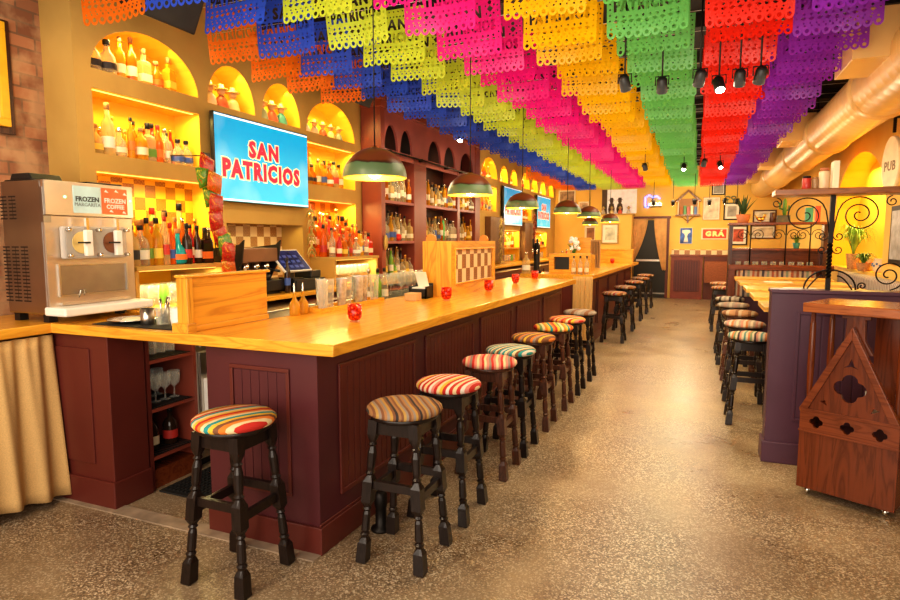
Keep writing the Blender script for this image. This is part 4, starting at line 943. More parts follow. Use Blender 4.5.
# ------------------------------------------------------------------ pendants
def pendant_mat():
    m, t, b = nt('pendant_wood_and_sage'); v = coords(t)
    sp = t.nodes.new('ShaderNodeSeparateXYZ'); L(t, v, sp.inputs[0])
    a = t.nodes.new('ShaderNodeMath'); a.operation = 'MULTIPLY_ADD'; a.inputs[1].default_value = .05; L(t, noise(t, v, 9, 3), a.inputs[0]); L(t, sp.outputs['Z'], a.inputs[2])
    c = ramp(t, a.outputs[0], [(0, (.15,.21,.10)), (.094, (.12,.19,.09)), (.098, (.03,.01,.006)), (.112, (.17,.045,.014)), (.16, (.20,.06,.018))])
    L(t, c, b.inputs['Base Color']); b.inputs['Roughness'].default_value = .35; return m
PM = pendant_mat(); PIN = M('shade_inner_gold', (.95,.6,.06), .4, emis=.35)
R0 = .18
so = [(R0*math.cos(a), R0*.92*math.sin(a)) for a in [i*PI/2/12 for i in range(13)]]; so[-1] = (.012, so[-1][1])
SHO = MB().lathe(so, seg=32, caps=False).mesh('shade_outer'); SHI = MB().lathe([(max(.01,(p[0]-.006)), p[1]*.96) for p in so], seg=32, caps=False).mesh('shade_inner')
RIM = MB().lathe([(R0,0),(R0,-.004),(R0-.008,-.004),(R0-.008,0),(R0,0)], seg=32, caps=False).mesh('rim')
BLB = MB().ball((0,0,.035), .042, 14, 10).mesh('bulb'); CRD = MB().tube([(0,0,.165),(0,0,1.62)], .004, 6).mesh('cord'); SOC = MB().lathe([(.02,.07),(.022,.17)], seg=10).mesh('socket')
for i, (x, y) in enumerate([(-1.70,3.02),(-1.66,4.45),(-1.80,6.46),(-1.59,7.88),(-1.56,9.4),(-1.6,12.1),(-2.3,14.0)]):
    r = thing('pendant_lamp', f"dome pendant lamp of brown wood over sage green, {ORD[i]} from the camera above the bar", 'lamp', (x,y,1.90), 0, 'dome pendants above the bar')
    for nm, me_, m_ in (('shade',SHO,PM),('shade_lining',SHI,PIN),('rim',RIM,PIN),('bulb',BLB,BULB),('cord',CRD,BLACK),('socket',SOC,CAPC['gold'])): shared(nm, me_, [m_], r)
    l = bpy.data.lights.new('pendant_light', 'POINT'); l.energy = 9; l.color = (1,.72,.38); l.shadow_soft_size = .05
    lo = bpy.data.objects.new('pendant_light', l); C.objects.link(lo); lo.location = (x,y,1.87)

# ------------------------------------------------------------------ papel picado
PW, PH = .48, .395
def banner_mesh():
    cu = bpy.data.curves.new('banner', 'CURVE'); cu.dimensions = '2D'; cu.fill_mode = 'BOTH'; cu.resolution_u = 2
    def poly(pl):
        sp = cu.splines.new('POLY'); sp.points.add(len(pl)-1); sp.use_cyclic_u = True
        for i, p in enumerate(pl): sp.points[i].co = (p[0], p[1], 0, 1)
    w, h = PW/2, PH
    out = [(-w,0),(w,0),(w,-h+.03)]; n = 9
    for i in range(n):
        xa, xb = w-PW*i/n, w-PW*(i+1)/n; c = (xa+xb)/2; rr = (xa-xb)/2
        for k in range(1,6): a = PI*k/6; out.append((c+rr*math.cos(a), -h+.03-.03*math.sin(a)))
        out.append((xb,-h+.03))
    poly(out[:-1]+[(-w,-h+.03)])
    def circ(x, y, r, n=6, ph=0): poly([(x+r*math.cos(2*PI*k/n+ph), y+r*math.sin(2*PI*k/n+ph)) for k in range(n)])
    for i in range(n): circ(w-PW*(i+.5)/n, -h+.028, .013, 7)
    for i in range(13): circ(-w+.03+i*(PW-.06)/12, -.018, .006, 5)
    for i in range(12): circ(-w+.028+i*(PW-.056)/11, -h+.058, .0075, 4, PI/4)
    for i in range(8):
        for s in (-1,1): circ(s*(w-.02), -.05-i*.034, .007, 4)
    # side motifs beside the upper word
    for s in (-1,1):
        cx = s*.165
        circ(cx, -.06, .014, 6); circ(cx, -.1, .022, 4); circ(cx-.03, -.08, .008, 4); circ(cx+.03, -.08, .008, 4); circ(cx-.026, -.13, .008, 4); circ(cx+.026, -.13, .008, 4); circ(cx, -.145, .011, 4)
    for i in range(7): circ(-.075+i*.025, -.055, .007, 4)
    for i in range(10): circ(-.18+i*.04, -.268, .0095, 4, 0)
    for s in (-1,1):
        for i in range(4): poly([(s*(.03+i*.045),-.288),(s*(.05+i*.045),-.283),(s*(.065+i*.045),-.296),(s*(.045+i*.045),-.306)])
    circ(0,-.298,.012,8)
    for i in range(11): circ(-.18+i*.036, -.321, .006, 4)
    for body, size, yy, sx in (('SAN', .098, -.114, .19), ('PATRICIOS', .088, -.205, .385)):
        tc = text_curve(body, size, 0, 1.32)
        tc.resolution_u = 1
        ob = bpy.data.objects.new('t', tc); C.objects.link(ob); bpy.context.view_layer.update()
        c2 = ob.to_curve(bpy.context.evaluated_depsgraph_get())
        loops = []
        for sp in c2.splines:
            pts = []; bp = sp.bezier_points; m_ = len(bp)
            for i in range(m_):
                a, b_ = bp[i], bp[(i+1)%m_]
                pts.append((a.co.x, a.co.y))
                straight = (a.handle_right-a.co).cross(b_.co-a.co).length < 1e-7 and (b_.handle_left-b_.co).cross(b_.co-a.co).length < 1e-7
                if not straight:
                    p = .125*a.co+.375*a.handle_right+.375*b_.handle_left+.125*b_.co; pts.append((p.x, p.y))
            q = [pts[k] for k in range(len(pts)) if math.dist(pts[k], pts[k-1]) > 1e-5]
            if len(q) > 2: loops.append(q)
        xs = [p[0] for l_ in loops for p in l_]; cx0 = (min(xs)+max(xs))/2; wd = max(xs)-min(xs); fit = sx/wd
        ar = lambda l_: sum(l_[k-1][0]*l_[k][1]-l_[k][0]*l_[k-1][1] for k in range(len(l_)))/2
        big = max(loops, key=lambda l_: abs(ar(l_))); sg = 1 if ar(big) > 0 else -1
        for l_ in loops:
            l_ = [((p[0]-cx0)*fit, p[1]) for p in l_]; o_ = []; n_ = len(l_); out_ = ar(l_)*sg > 0
            d_ = .0055 if out_ else .0015
            for k in range(n_):
                a, b_, c_ = l_[k-1], l_[k], l_[(k+1)%n_]
                e1 = Vector((b_[0]-a[0], b_[1]-a[1])).normalized(); e2 = Vector((c_[0]-b_[0], c_[1]-b_[1])).normalized()
                n1 = Vector((e1.y,-e1.x))*sg; n2 = Vector((e2.y,-e2.x))*sg; nn = n1+n2
                nn = nn.normalized()/max(.6, nn.normalized().dot(n1)) if nn.length > .1 else n1
                o_.append((b_[0]+nn.x*d_, b_[1]+nn.y*d_+yy))
            poly(o_)
        ob.to_curve_clear(); bpy.data.objects.remove(ob)
    ob = bpy.data.objects.new('banner', cu); C.objects.link(ob); bpy.context.view_layer.update()
    me = bpy.data.meshes.new_from_object(ob.evaluated_get(bpy.context.evaluated_depsgraph_get()))
    bpy.data.objects.remove(ob); return me
def grid_cut(me):
    bm = bmesh.new(); bm.from_mesh(me)
    for k in range(1,10): bmesh.ops.bisect_plane(bm, geom=bm.verts[:]+bm.edges[:]+bm.faces[:], plane_co=(-PW/2+PW*k/10,0,0), plane_no=(1,0,0))
    for k in range(1,4): bmesh.ops.bisect_plane(bm, geom=bm.verts[:]+bm.edges[:]+bm.faces[:], plane_co=(0,-PH*k/4,0), plane_no=(0,1,0))
    bm.to_mesh(me); bm.free(); return me
base = grid_cut(banner_mesh())
print('banner polys', len(base.polygons))
VAR = []
for k in range(4):
    me = base.copy(); me.name = 'banner_%d' % k
    for v in me.vertices:
        x, y = v.co.x, v.co.y
        bend = [.0,.25,-.2,.12][k]
        yo = bend*y*y + .016*math.sin(x*9+k*2)*(-y/PH) + .005*math.sin(x*18+k)*(-y/PH)
        v.co = (x, yo, y)
    me.materials.clear(); VAR.append(me)
COLS = [('orange',(.95,.22,.01),-3.17),('blue',(.04,.11,.75),-2.71),('lime',(.62,.76,.06),-2.12),('pink',(.92,.015,.32),-1.52),('yellow',(.98,.56,.0),-.90),('green',(.17,.58,.15),-.33),('red',(.95,.03,.01),.245),('purple',(.33,.04,.62),.75)]
SZ = 3.235
ROWS = [2.13+i*.475 for i in range(30)]
first = {'orange':0,'blue':0,'lime':0,'pink':0,'yellow':1,'green':2,'red':3,'purple':4}
BM = {c: tissue('tissue_'+c, k) for c, k, x in COLS}
for c, col, x in COLS:
    n = 0
    for i, y in enumerate(ROWS):
        if i < max(first[c],1 if c == 'orange' else 0) or (c == 'orange' and (5.2 < y < 12.5 or i == 2)): continue
        if n < 8: lab = f"{c} cut-paper banner with lettering, {ORD[n]} from the camera in the {c} row"
        else: lab = f"{c} cut-paper banner in the tightly overlapping far stretch of the {c} row"
        jx = random.uniform(-.03,.03); jz = random.uniform(-.012,.006) - (.02 if i%3 == 1 else 0)
        o = shared('paper_banner', VAR[(i*3+len(c))%4], [BM[c]], None, (x+jx,y+random.uniform(-.006,.006),SZ+jz), (random.uniform(-.1,.12),random.uniform(-.035,.035),random.uniform(-.08,.08)))
        tag(o, lab, 'banner', f"{c} papel picado banners"); n += 1
for i, y in enumerate(ROWS):
    o = MB().tube([(WX+.01 if True else 0,y,SZ+.012),(-1.2,y,SZ-.002),(RX-.01,y,SZ+.012)], .0022, 5).build('banner_string', M('white_string', (.8,.78,.7), .7))
    tag(o, f"white string carrying the {ORD[i]} cross row of paper banners from the camera", 'string', 'banner strings')

# ------------------------------------------------------------------ track spotlights
CANM = MB().lathe([(.02,.06),(.036,.04),(.038,-.05),(.034,-.055)], seg=16).mesh('can'); LNS = MB().lathe([(.03,-.0555),(.03,-.058)], seg=16).mesh('lens')
STM = MB().tube([(0,0,.06),(0,0,.68)], .006, 6).mesh('stem'); YOK = MB().tube([(-.045,0,0),(-.045,0,.06),(.045,0,.06),(.045,0,0)], .005, 6).mesh('yoke')
def spot_fixture(x, y, z, lit, label, tilt=(.6,0), zr=0):
    r = thing('track_spotlight', label, 'spotlight', (x,y,z), 0, 'hanging track spotlights')
    shared('stem', STM, [IRON], r, scale=(1,1,(CZ-z-.12)/.68)); shared('yoke', YOK, [IRON], r)
    shared('can', CANM, [BLACK], r, rot=(tilt[0],tilt[1],zr)); shared('lens', LNS, [LENS if lit else BLACK], r, rot=(tilt[0],tilt[1],zr))
SP = [(-.52,4.50,0),(-.28,4.66,0),(-.03,4.56,0),(.095,4.78,1),(.222,4.66,0),(.346,4.64,0),(-.82,10.1,0),(-.25,10.3,1),(.04,9.9,0),(.27,10.25,1),(-2.95,7.55,1)]
for i, (x,y,l_) in enumerate(SP):
    w = ['leftmost of the near cluster of six','second from left in the near cluster of six','third from left in the near cluster of six','the lit one in the near cluster','fifth from left in the near cluster of six','rightmost of the near cluster of six','left one of the mid-room four','lit second one of the mid-room four','third one of the mid-room four','lit rightmost of the mid-room four','lit one beside the red cabinet crown'][i]
    spot_fixture(x, y, 2.65 if i < 6 else (2.7 if i < 10 else 2.9), l_, f"black hanging spotlight, {w}", (-.5 if l_ else .5, .2*((i%3)-1)))
for i, (x,y) in enumerate([(-.95,14.3),(-.55,14.5),(-.1,14.2),(.2,14.6),(.5,14.3),(.75,14.5)]):
    spot_fixture(x, y, 2.38, i in (1,3,4), f"small hanging spotlight, {ORD[i]} from the left in the row near the back wall", (.6,0))

# ------------------------------------------------------------------ duct
DUCT = plaster('gold_painted_duct', (.90,.60,.24), (.80,.50,.17), .32)
r = thing('spiral_duct', 'large gold-painted round air duct running along the right wall under the ceiling', 'duct', (1.42,9.5,2.85))
mb = MB(); DR = .25; prof = [(DR,-7.5)]; y = -7.5
while y < 7.4:
    prof += [(DR,y+.05),(DR+.0008,y+.056),(DR+.0008,y+.064),(DR,y+.07)]; y += .16
mb.lathe(prof, seg=40, axis='Y'); mb.build('pipe', DUCT, r)
for k, yy in enumerate((-5.4,-3.2,-.9,1.2,4.2)):
    MB().lathe([(DR,yy-.05),(DR+.014,yy-.035),(DR+.014,yy-.015),(DR+.024,yy),(DR+.014,yy+.015),(DR+.014,yy+.035),(DR,yy+.05)], seg=40, axis='Y', caps=False).build('joint_ring', DUCT, r)
for yy in (-4.1,-.3,2.6,5.4): bx(-.47,yy-.3,-.04,-.10,yy+.3,.30).build('air_outlet', DUCT, r, bevel=.006)
for yy in (-4.6,0,4.0): MB().tube([(0,yy,DR),(0,yy,.65)], .008).build('hanger_rod', IRON, r)

# ------------------------------------------------------------------ right side: partition, beam, ironwork
r = thing('booth_partition', 'aubergine painted booth partition wall with beadboard panel, right foreground', 'partition', (1.2,4.7,0))
bx(.482,4.63,0,1.895,4.78,1.19).build('panel_wall', PURPLE, r, world=True, bevel=.004)
MB().box(.465,4.612,0,1.895,4.80,.15).build('plinth', PURPLE, r, world=True, bevel=.006)
MB().box(.475,4.62,1.19,1.895,4.79,1.215).build('cap', PURPLE, r, world=True, bevel=.004)
mb = MB(); mb.box(.64,4.62,.31,.66,4.63,1.07); mb.box(1.82,4.62,.31,1.84,4.63,1.07); mb.box(.66,4.62,1.05,1.82,4.63,1.07); mb.box(.66,4.62,.31,1.82,4.63,.33)
mb.build('panel_moulding', PURPLE, r, world=True, bevel=.003)
mb = MB()
for i in range(18): mb.box(.663+i*.0643,4.625,.335,.72+i*.0643,4.631,1.045)
mb.build('beadboard', PURPLE, r, world=True, bevel=.003)
def spiral(cx, cz, r0, turns, start, sgn=1, r_end=.012, n=60):
    return [(cx+(r0+(r_end-r0)*i/n)*math.cos(start+sgn*2*PI*turns*i/n), cz+(r0+(r_end-r0)*i/n)*math.sin(start+sgn*2*PI*turns*i/n)) for i in range(n+1)]
def ironwork(name, label, y, xp, zb, zt, xs, s=1, tw=.011):
    r = thing(name, label, 'ironwork', (xp,y,zb))
    mb = MB(); H = zt-zb
    mb.box(-.014,-.014,0,.014,.014,H*.12)
    n = 30; vs = []
    for i in range(n+1):   # twisted bar
        a = i*.5; z = H*(.12+.38*i/n)
        vs += [(.017*math.cos(a+k*PI/2), .017*math.sin(a+k*PI/2), z) for k in range(4)]
    mb.add(vs, [(i*4+k,i*4+(k+1)%4,i*4+4+(k+1)%4,i*4+4+k) for i in range(n) for k in range(4)])
    mb.box(-.014,-.014,H*.5,.014,.014,H); mb.build('post', IRON, r)
    def tb(pts, w=tw): return MB().tube([(p[0]*s, 0, p[1]*s) for p in pts], w*.42, 6)
    for sg in (1,-1):
        c = spiral(.155, H/s-.128, .122, 2.2, PI*.8, -1)
        pre = [(.012, H/s-.25), (.02,H/s-.18), (.035,H/s-.10)]
        pts = pre + c
        tb([(sg*p[0],p[1]) for p in pts]).build('large_scroll', IRON, r)
        for zz, rr in ((H/s-.27,.032),(H/s-.36,.03)):
            tb([(sg*p[0],p[1]) for p in ([(.012,zz-.02)]+spiral(.045,zz,.03,1.2,PI,1,.008,30))], tw*.8).build('small_scroll', IRON, r)
        tb([(sg*p[0],p[1]) for p in spiral(.33, H/s-.045, .035, 1.3, PI/2, 1, .008, 30)], tw*.8).build('small_scroll', IRON, r)
    return r
r = ironwork('iron_scroll_bracket', 'black wrought iron post with big scrolls between partition and beam, right foreground', 4.70, .82, 1.216, 1.845, 1)
arc = [(-.15+.001*0+ .15*math.cos(PI-PI*i/24)+.15, .12*math.sin(PI*i/24)) for i in range(25)]
mb = MB(); mb.tube([(-.16+.32*(i/24)*1.0 if False else .01-.15*math.cos(PI*i/24), 0, .004+.13*math.sin(PI*i/24)) for i in range(25)], .006, 6); mb.build('base_arch', IRON, r)
for sx in (-1,1):
    mb = MB(); mb.tube([(.01+sx*(.13-.09*i/14), 0, .004+.09*math.sin(PI*.5*i/14)) for i in range(15)], .005, 6); mb.build('inner_arch', IRON, r)
MB().tube([(p[0],0,p[1]) for p in [(.17,.01)]+spiral(.195,.03,.026,1.3,PI*1.2,-1,.006,26)], .005, 6).build('small_scroll', IRON, r)
MB().tube([(p[0],0,p[1]) for p in spiral(.335,.105,.098,2.0,-PI*.45,1,.012,60)], .005, 6).build('large_scroll', IRON, r)
MB().tube([(p[0],0,p[1]) for p in spiral(.60,.105,.098,2.0,PI+PI*.45,-1,.012,60)], .0065, 6).build('large_scroll', IRON, r)
r = ironwork('iron_scroll_bracket', 'black iron scroll post on the partition near the right wall', 4.70, 1.62, 1.216, 1.845, 1)
tag(bx(.47,4.61,1.846,1.895,4.83,1.888).build('overhead_shelf', wood('beam_wood', (.30,.11,.03), (.2,.07,.02), .6, 'X', .3), bevel=.005), 'dark wood overhead shelf resting on the iron scroll posts, right foreground', 'shelf')
# things on the overhead shelf
for i, (x, cm, w_, h_) in enumerate(((.665,(.45,.04,.03),.028,.09),(.715,(.35,.2,.1),.02,.08),(.765,(.75,.55,.35),.032,.14))):
    r = thing('jar', ['red lidded jar at the left end of the overhead shelf','thin brown jar beside the red jar on the overhead shelf','cream candle jar in the middle of the objects on the overhead shelf'][i], 'jar', (x,4.72,1.8885))
    MB().lathe([(w_*.9,0),(w_,.005),(w_,h_*.8),(w_*.8,h_*.85)], seg=16).build('body', M('jar_%d'%i, cm, .3), r); MB().lathe([(w_*.85,h_*.85),(w_*.85,h_)], seg=16).build('lid', [IRON,CAPC['cork'],TERRA][i], r)
tag(bx(.81,4.68,1.8885,.845,4.78,2.07).build('standing_book', CREAM, bevel=.003), 'tall cream book standing on the overhead shelf', 'book')

# podium ------------------------------------------------------------
def podium():
    r = thing('gothic_podium', 'cherry wood podium on castors with a pointed gable and quatrefoil cutouts', 'podium', (.614,4.10,0), -.485)
    Wd, D = .50, .40
    def panel(outline, hl, y0, y1, nm, m=CHERRY, bev=.0):
        me = fill_with_holes(outline, hl); mb = MB()
        for yy in (y0,y1): mb.add([(v.co.x, yy, v.co.y) for v in me.vertices], [tuple(p.vertices) for p in me.polygons])
        for h in [outline]+hl:
            n = len(h); mb.add([(p[0],y0,p[1]) for p in h]+[(p[0],y1,p[1]) for p in h], [(i,(i+1)%n,(i+1)%n+n,i+n) for i in range(n)])
        return mb.build(nm, m, r)
    def quat(cx, cz, s):
        pts = []
        for q in range(4):
            a0 = q*PI/2; ox, oz = cx+s*.62*math.cos(a0), cz+s*.62*math.sin(a0)
            for k in range(7): a = a0-PI*.5+PI*k/6; pts.append((ox+s*.60*math.cos(a), oz+s*.60*math.sin(a)))
        return pts
    panel([(0,.05),(Wd,.05),(Wd,.405),(0,.405)], [], 0, .02, 'lower_panel', CHERRY)
    panel([(0,.405),(Wd,.405),(Wd,.53),(0,.53)], [quat(.09,.468,.030),quat(.25,.468,.030),quat(.41,.468,.030)], -.004, .018, 'quatrefoil_band', CHERRYX)
    bx(-.005,-.01,.525,Wd+.005,.03,.545).build('gable_sill', CHERRYX, r, bevel=.003); bx(-.005,-.01,.398,Wd+.005,.024,.41).build('band_moulding', CHERRYX, r, bevel=.003)
    ap = (.25,1.03)
    panel([(0.02,.545),(.48,.545),ap], [quat(.25,.70,.068), [(.25,.875),(.235,.835),(.215,.82),(.25,.83),(.285,.82),(.265,.835)], [(.10,.60),(.13,.61),(.14,.58)], [(.40,.60),(.37,.61),(.36,.58)]], 0, .018, 'gable_panel', CHERRY)
    for sg in (0,1):
        mb = MB(); x0 = 0.0 if sg == 0 else Wd; xi = .045 if sg == 0 else Wd-.045
        mb.plate([(x0,.545),(xi,.545),(.25,.985),(.25,1.06)] if sg == 0 else [(xi,.545),(x0,.545),(.25,1.06),(.25,.985)], 'XZ', -.02, .02); mb.build('gable_moulding', CHERRYX, r, bevel=.003)
    # posts
    for x_ in (.012,Wd-.042):
        for y_ in (.03,D-.05):
            mb = MB(); mb.box(x_,y_,.06,x_+.03,y_+.03,.56)
            mb.lathe([(.018,.56),(.014,.6),(.02,.8),(.016,1.05),(.004,1.10)], (x_+.015,y_+.015,0), 10); mb.box(x_+.005,y_+.005,1.06,x_+.025,y_+.025,1.125); mb.build('corner_post', CHERRY, r)
    bx(0,.02,.06,.018,D,.53).build('side_panel', CHERRY, r); bx(Wd-.018,.02,.06,Wd,D,.53).build('side_panel', CHERRY, r)
    bx(.018,.03,.10,Wd-.018,D,.12).build('bottom_shelf', CHERRYX, r); bx(.018,.03,.50,Wd-.018,D,.52).build('inner_shelf', CHERRYX, r)
    mb = MB(); mb.plate([(.155,.90),(.20,.98),(.205,1.10),(.18,1.10),(.18,1.125),(.32,1.125),(.32,1.10),(.295,1.10),(.30,.98),(.345,.90),(.30,.90),(.25,.93),(.20,.90)], 'XZ', .03, .06); mb.build('bracket', CHERRY, r, bevel=.002)
    bx(.27,D-.07,.53,.39,D-.04,1.125).build('rear_slat', CHERRY, r)
    MB().box(-.01,-.03,1.125,Wd+.04,D+.03,1.18).build('top_slab', wood('podium_top_wood', (.36,.11,.03), (.26,.07,.02), .6, 'X', .2), r, bevel=.006)
    for x_ in (.05,Wd-.05):
        for y_ in (.05,D-.05):
            c = MB(); c.lathe([(.024,-.01),(.024,.01)], (x_,y_,.025), 14, 'X'); c.box(x_-.016,y_-.01,.03,x_+.016,y_+.01,.06); c.build('castor', CHROME, r)
    return r
podium()
tag(bx(.95,4.10,.521,1.02,4.16,.66).build('card_box', WHITE), 'small white card box inside the podium at its right', 'box')
tag(MB().lathe([(.05,0),(.06,.03),(.05,.05)], (.84,4.16,.521), 16).build('blue_bowl', M('blue_glaze', (.03,.3,.45), .3)), 'small blue bowl seen through the podium quatrefoil', 'bowl')

# tables and bench ----------------------------------------------------
TT = wood('table_oak', (.82,.48,.12), (.62,.30,.06), 1, 'X', .28)
for i, (y, yl) in enumerate(((5.05,.5),(5.95,.5),(6.85,.52),(7.85,.52),(8.72,.45))):
    r = thing('high_table', f"high table with pale oak top, {ORD[i]} from the aubergine partition", 'table', (1.05,y+yl/2,0), 0, 'high tables along the right wall')
    bx(-.57,-yl/2,1.01,.55,yl/2,1.05).build('tabletop', TT, r, bevel=.005)
    bx(-.03,-.03,.03,.03,.03,1.01).build('pedestal', IRON, r); MB().box(-.3,-.04,0,.3,.04,.03).box(-.04,-.25,0,.04,.25,.03).build('base', IRON, r)
tag(bx(.60,5.15,1.0502,.70,5.23,1.10).build('menu_holder', BROWNWOOD, bevel=.004), 'small brown menu block at the aisle end of the nearest high table', 'holder')
for i, (x,y) in enumerate(((.72,6.2),(.85,7.1),(.75,8.1))): tag(bx(x,y-.1,1.0502,x+.3,y+.1,1.052).build('paper_menu', PAPER), f"white paper menu lying on the high table, {ORD[i]} from the camera", 'menu', 'menus on the high tables')
STR = stripes('bench_stripe_fabric', [(.45,.36,.3),(.3,.1,.06),(.55,.45,.36),(.08,.07,.1),(.5,.4,.33),(.25,.3,.25),(.55,.45,.36),(.4,.13,.08)], 'X', 4.2)
STRY = stripes('bench_stripe_grey', [(.5,.42,.36),(.22,.17,.18),(.55,.47,.4),(.3,.25,.24)], 'Y', 9)
r = thing('wall_bench', 'long striped upholstered bench along the right wall under the arched recess', 'bench', (1.75,7.0,0))
bx(1.64,4.80,0,1.895,9.5,.72).build('base', PURPLE, r, world=True); bx(1.5,4.80,.72,1.76,9.5,.80).build('seat', STRY, r, world=True, bevel=.02); bx(1.76,4.80,.72,1.89,9.5,1.14).build('backrest', STRY, r, world=True, bevel=.03)
r = thing('booth_bench', 'striped bench back with a wood rail in front of the far shelving', 'bench', (1.1,9.5,0))
bx(.50,9.42,0,1.5,9.58,.75).build('base', PURPLE, r, world=True); bx(.52,9.40,.75,1.5,9.52,1.13).build('backrest', STR, r, world=True, bevel=.02); bx(.42,9.38,1.13,1.70,9.58,1.20).build('top_rail', CHERRYX, r, world=True, bevel=.006); bx(.42,9.40,0,.50,9.56,1.13).build('end_post', CHERRY, r, world=True)
# far shelving
r = thing('divider_shelving', 'brown wood shelving divider with iron scrolls behind the last high table', 'shelving', (1.1,9.85,0))
for x_ in (.42,1.62): bx(x_,9.75,0,x_+.05,9.95,1.78).build('upright', BROWNWOOD, r, world=True)
bx(.40,9.68,1.765,1.70,10.0,1.80).build('top_shelf', CHERRYX, r, world=True, bevel=.004); bx(.47,9.75,1.40,1.62,9.95,1.43).build('shelf', CHERRYX, r, world=True)
bx(.47,9.93,1.0,1.62,9.95,1.40)  .build('back_board', CHERRYX, r, world=True); bx(.47,9.75,1.0,1.62,9.95,1.03).build('shelf', CHERRYX, r, world=True)
for x_, k_ in ((.70,-1),(1.15,1),(1.45,-1)):
    MB().tube([(x_,9.70,1.2),(x_,9.70,1.765)], .009).build('iron_post', IRON, r, world=True)
    for sg in (1,-1): MB().tube([(x_+sg*p[0],9.70,1.5+p[1]) for p in spiral(.10,.12,.085,1.7,PI,-1)], .005, 5).build('iron_scroll', IRON, r, world=True)
for i in range(9):
    o = shared('goblet', STEM, [GLASS], None, (.56+i*.115,9.83,1.2005 if False else 1.0305), (0,0,0), (1,1,1.3)); tag(o, f"clear stemmed glass, {ORD[i]} from the left on the low shelf of the far shelving", 'glass', 'glasses on the far shelving')
def spiky_plant(name, loc, h, n, spread, w, pot, potm, label, leafm=GREEN, droop=.3, pr=.09, ph=.16, xsq=1):
    r = thing(name, label, 'plant', loc)
    MB().lathe([(pr*.7,0),(pr*.72,.004),(pr,ph),(pr*.9,ph),(pr*.85,ph-.02),(.001,ph-.02)], seg=18).build('pot', potm, r)
    mb = MB()
    for i in range(n):
        a = i*2.399; sp = spread*(.25+.75*random.random()); hh = h*(.6+.4*random.random()); pts = []
        for k in range(7):
            t_ = k/6; pts.append((math.cos(a)*sp*t_**1.3*xsq, math.sin(a)*sp*t_**1.3, ph-.03+hh*(t_-droop*t_*t_*t_)))
        vs = []
        for k, p in enumerate(pts):
            ww = w*(1-(k/6)**2)+.0008; dx, dy = -math.sin(a)*ww, math.cos(a)*ww
            vs += [(p[0]-dx,p[1]-dy,p[2]),(p[0],p[1],p[2]-ww*.5),(p[0]+dx,p[1]+dy,p[2])]
        mb.add(vs, [(k*3+j,k*3+j+1,k*3+4+j,k*3+3+j) for k in range(6) for j in range(2)], True)
    mb.build('leaves', leafm, r); return r
spiky_plant('aloe_plant', (.60,9.84,1.8005), .32, 16, .2, .022, 0, TERRA, 'dark spiky aloe in a terracotta pot at the left end of the far shelving', M('dark_leaf', (.04,.1,.04), .5), 0, .1, .12)
r = thing('potted_cactus', 'slender cactus in a square grey planter on top of the far shelving', 'plant', (1.12,9.84,1.8005))
bx(-.08,-.06,0,.08,.06,.1).build('pot', M('grey_planter', (.12,.11,.09), .7), r); MB().lathe([(.02,.1),(.028,.16),(.026,.3),(.004,.34)], (.01,0,0), 8).tube([(0,0,.18),(-.05,0,.2),(-.055,0,.28)], .014).tube([(.02,0,.16),(.065,0,.18),(.065,0,.24)], .013).build('stem', GREEN, r)
r = thing('rooster_ornament', 'small brown rooster ornament between the two plants on the far shelving', 'ornament', (.83,9.84,1.8005))
MB().ball((0,0,.05), .04, 12, 8, .8, 1.3).tube([(.03,0,.06),(.05,0,.1),(.055,0,.12)], .018).tube([(-.04,0,.06),(-.08,0,.11),(-.09,0,.09)], .016, 6, .004).build('body', CAPC['gold'], r); MB().tube([(0,0,0),(0,0,.03)], .008).build('leg', CAPC['gold'], r)
r = thing('wood_mug', 'brown cylindrical canister left of the cactus planter on the far shelving', 'canister', (.98,9.84,1.8005)); MB().lathe([(.035,0),(.038,.005),(.038,.14),(.03,.145)], seg=16).build('body', BROWNWOOD, r)
spiky_plant('spider_plant', (1.30,9.83,1.4305), .28, 26, .14, .008, 0, M('teal_pot', (.05,.25,.22), .4), 'thin-leaved green plant on the middle shelf of the far shelving', LGREEN, .5, .05, .08)
tag(bx(1.38,9.72,1.8005,1.47,9.8,2.0).build('teal_book', M('teal_book_cover', (.05,.28,.25), .5)), 'teal book standing on top of the far shelving', 'book')
tag(bx(1.5,9.72,1.8005,1.56,9.8,2.02).build('red_book', M('red_book_cover', (.6,.06,.03), .5)), 'red book standing at the right end of the far shelving', 'book')
for i, (y, h_) in enumerate(((9.35,.95),(8.75,.36))):
    spiky_plant('dracaena_plant' if i == 0 else 'leafy_plant', (RX-.0-.01*i,y,1.1705), h_, 95 if i == 0 else 40, .29 if i == 0 else .2, .011, 0, M('basket_weave', (.42,.22,.1), .8, var=.3, scale=60), ['tall spiky dracaena in a woven pot in the arched recess of the right wall','low leafy plant right of the dracaena in the arched recess'][i], [LGREEN,GREEN][i], .75, .085 if i == 0 else .08, .2 if i == 0 else .1)
for i, (y, cm) in enumerate(((8.95,(.75,.62,.45)),(8.45,(.7,.6,.5)))):
    r = thing('painted_jar', ['floral painted cream jar in front of the leafy plant in the recess','blue dotted cream jar at the right of the recess sill'][i], 'jar', (RX+.09,y,1.1705))
    MB().lathe([(.05,0),(.07,.02),(.075,.09),(.06,.15),(.062,.16)], seg=20).build('body', M('painted_jar_%d'%i, cm, .3), r)
    mb = MB()
    for k in range(14): a = k*PI/7; mb.ball((.074*math.cos(a),.074*math.sin(a),.08+.02*(k%2)), .014, 8, 5)
    mb.build('painted_flowers', M('flower_orange', (.85,.3,.05), .4) if i == 0 else M('flower_blue', (.1,.2,.5), .4), r)
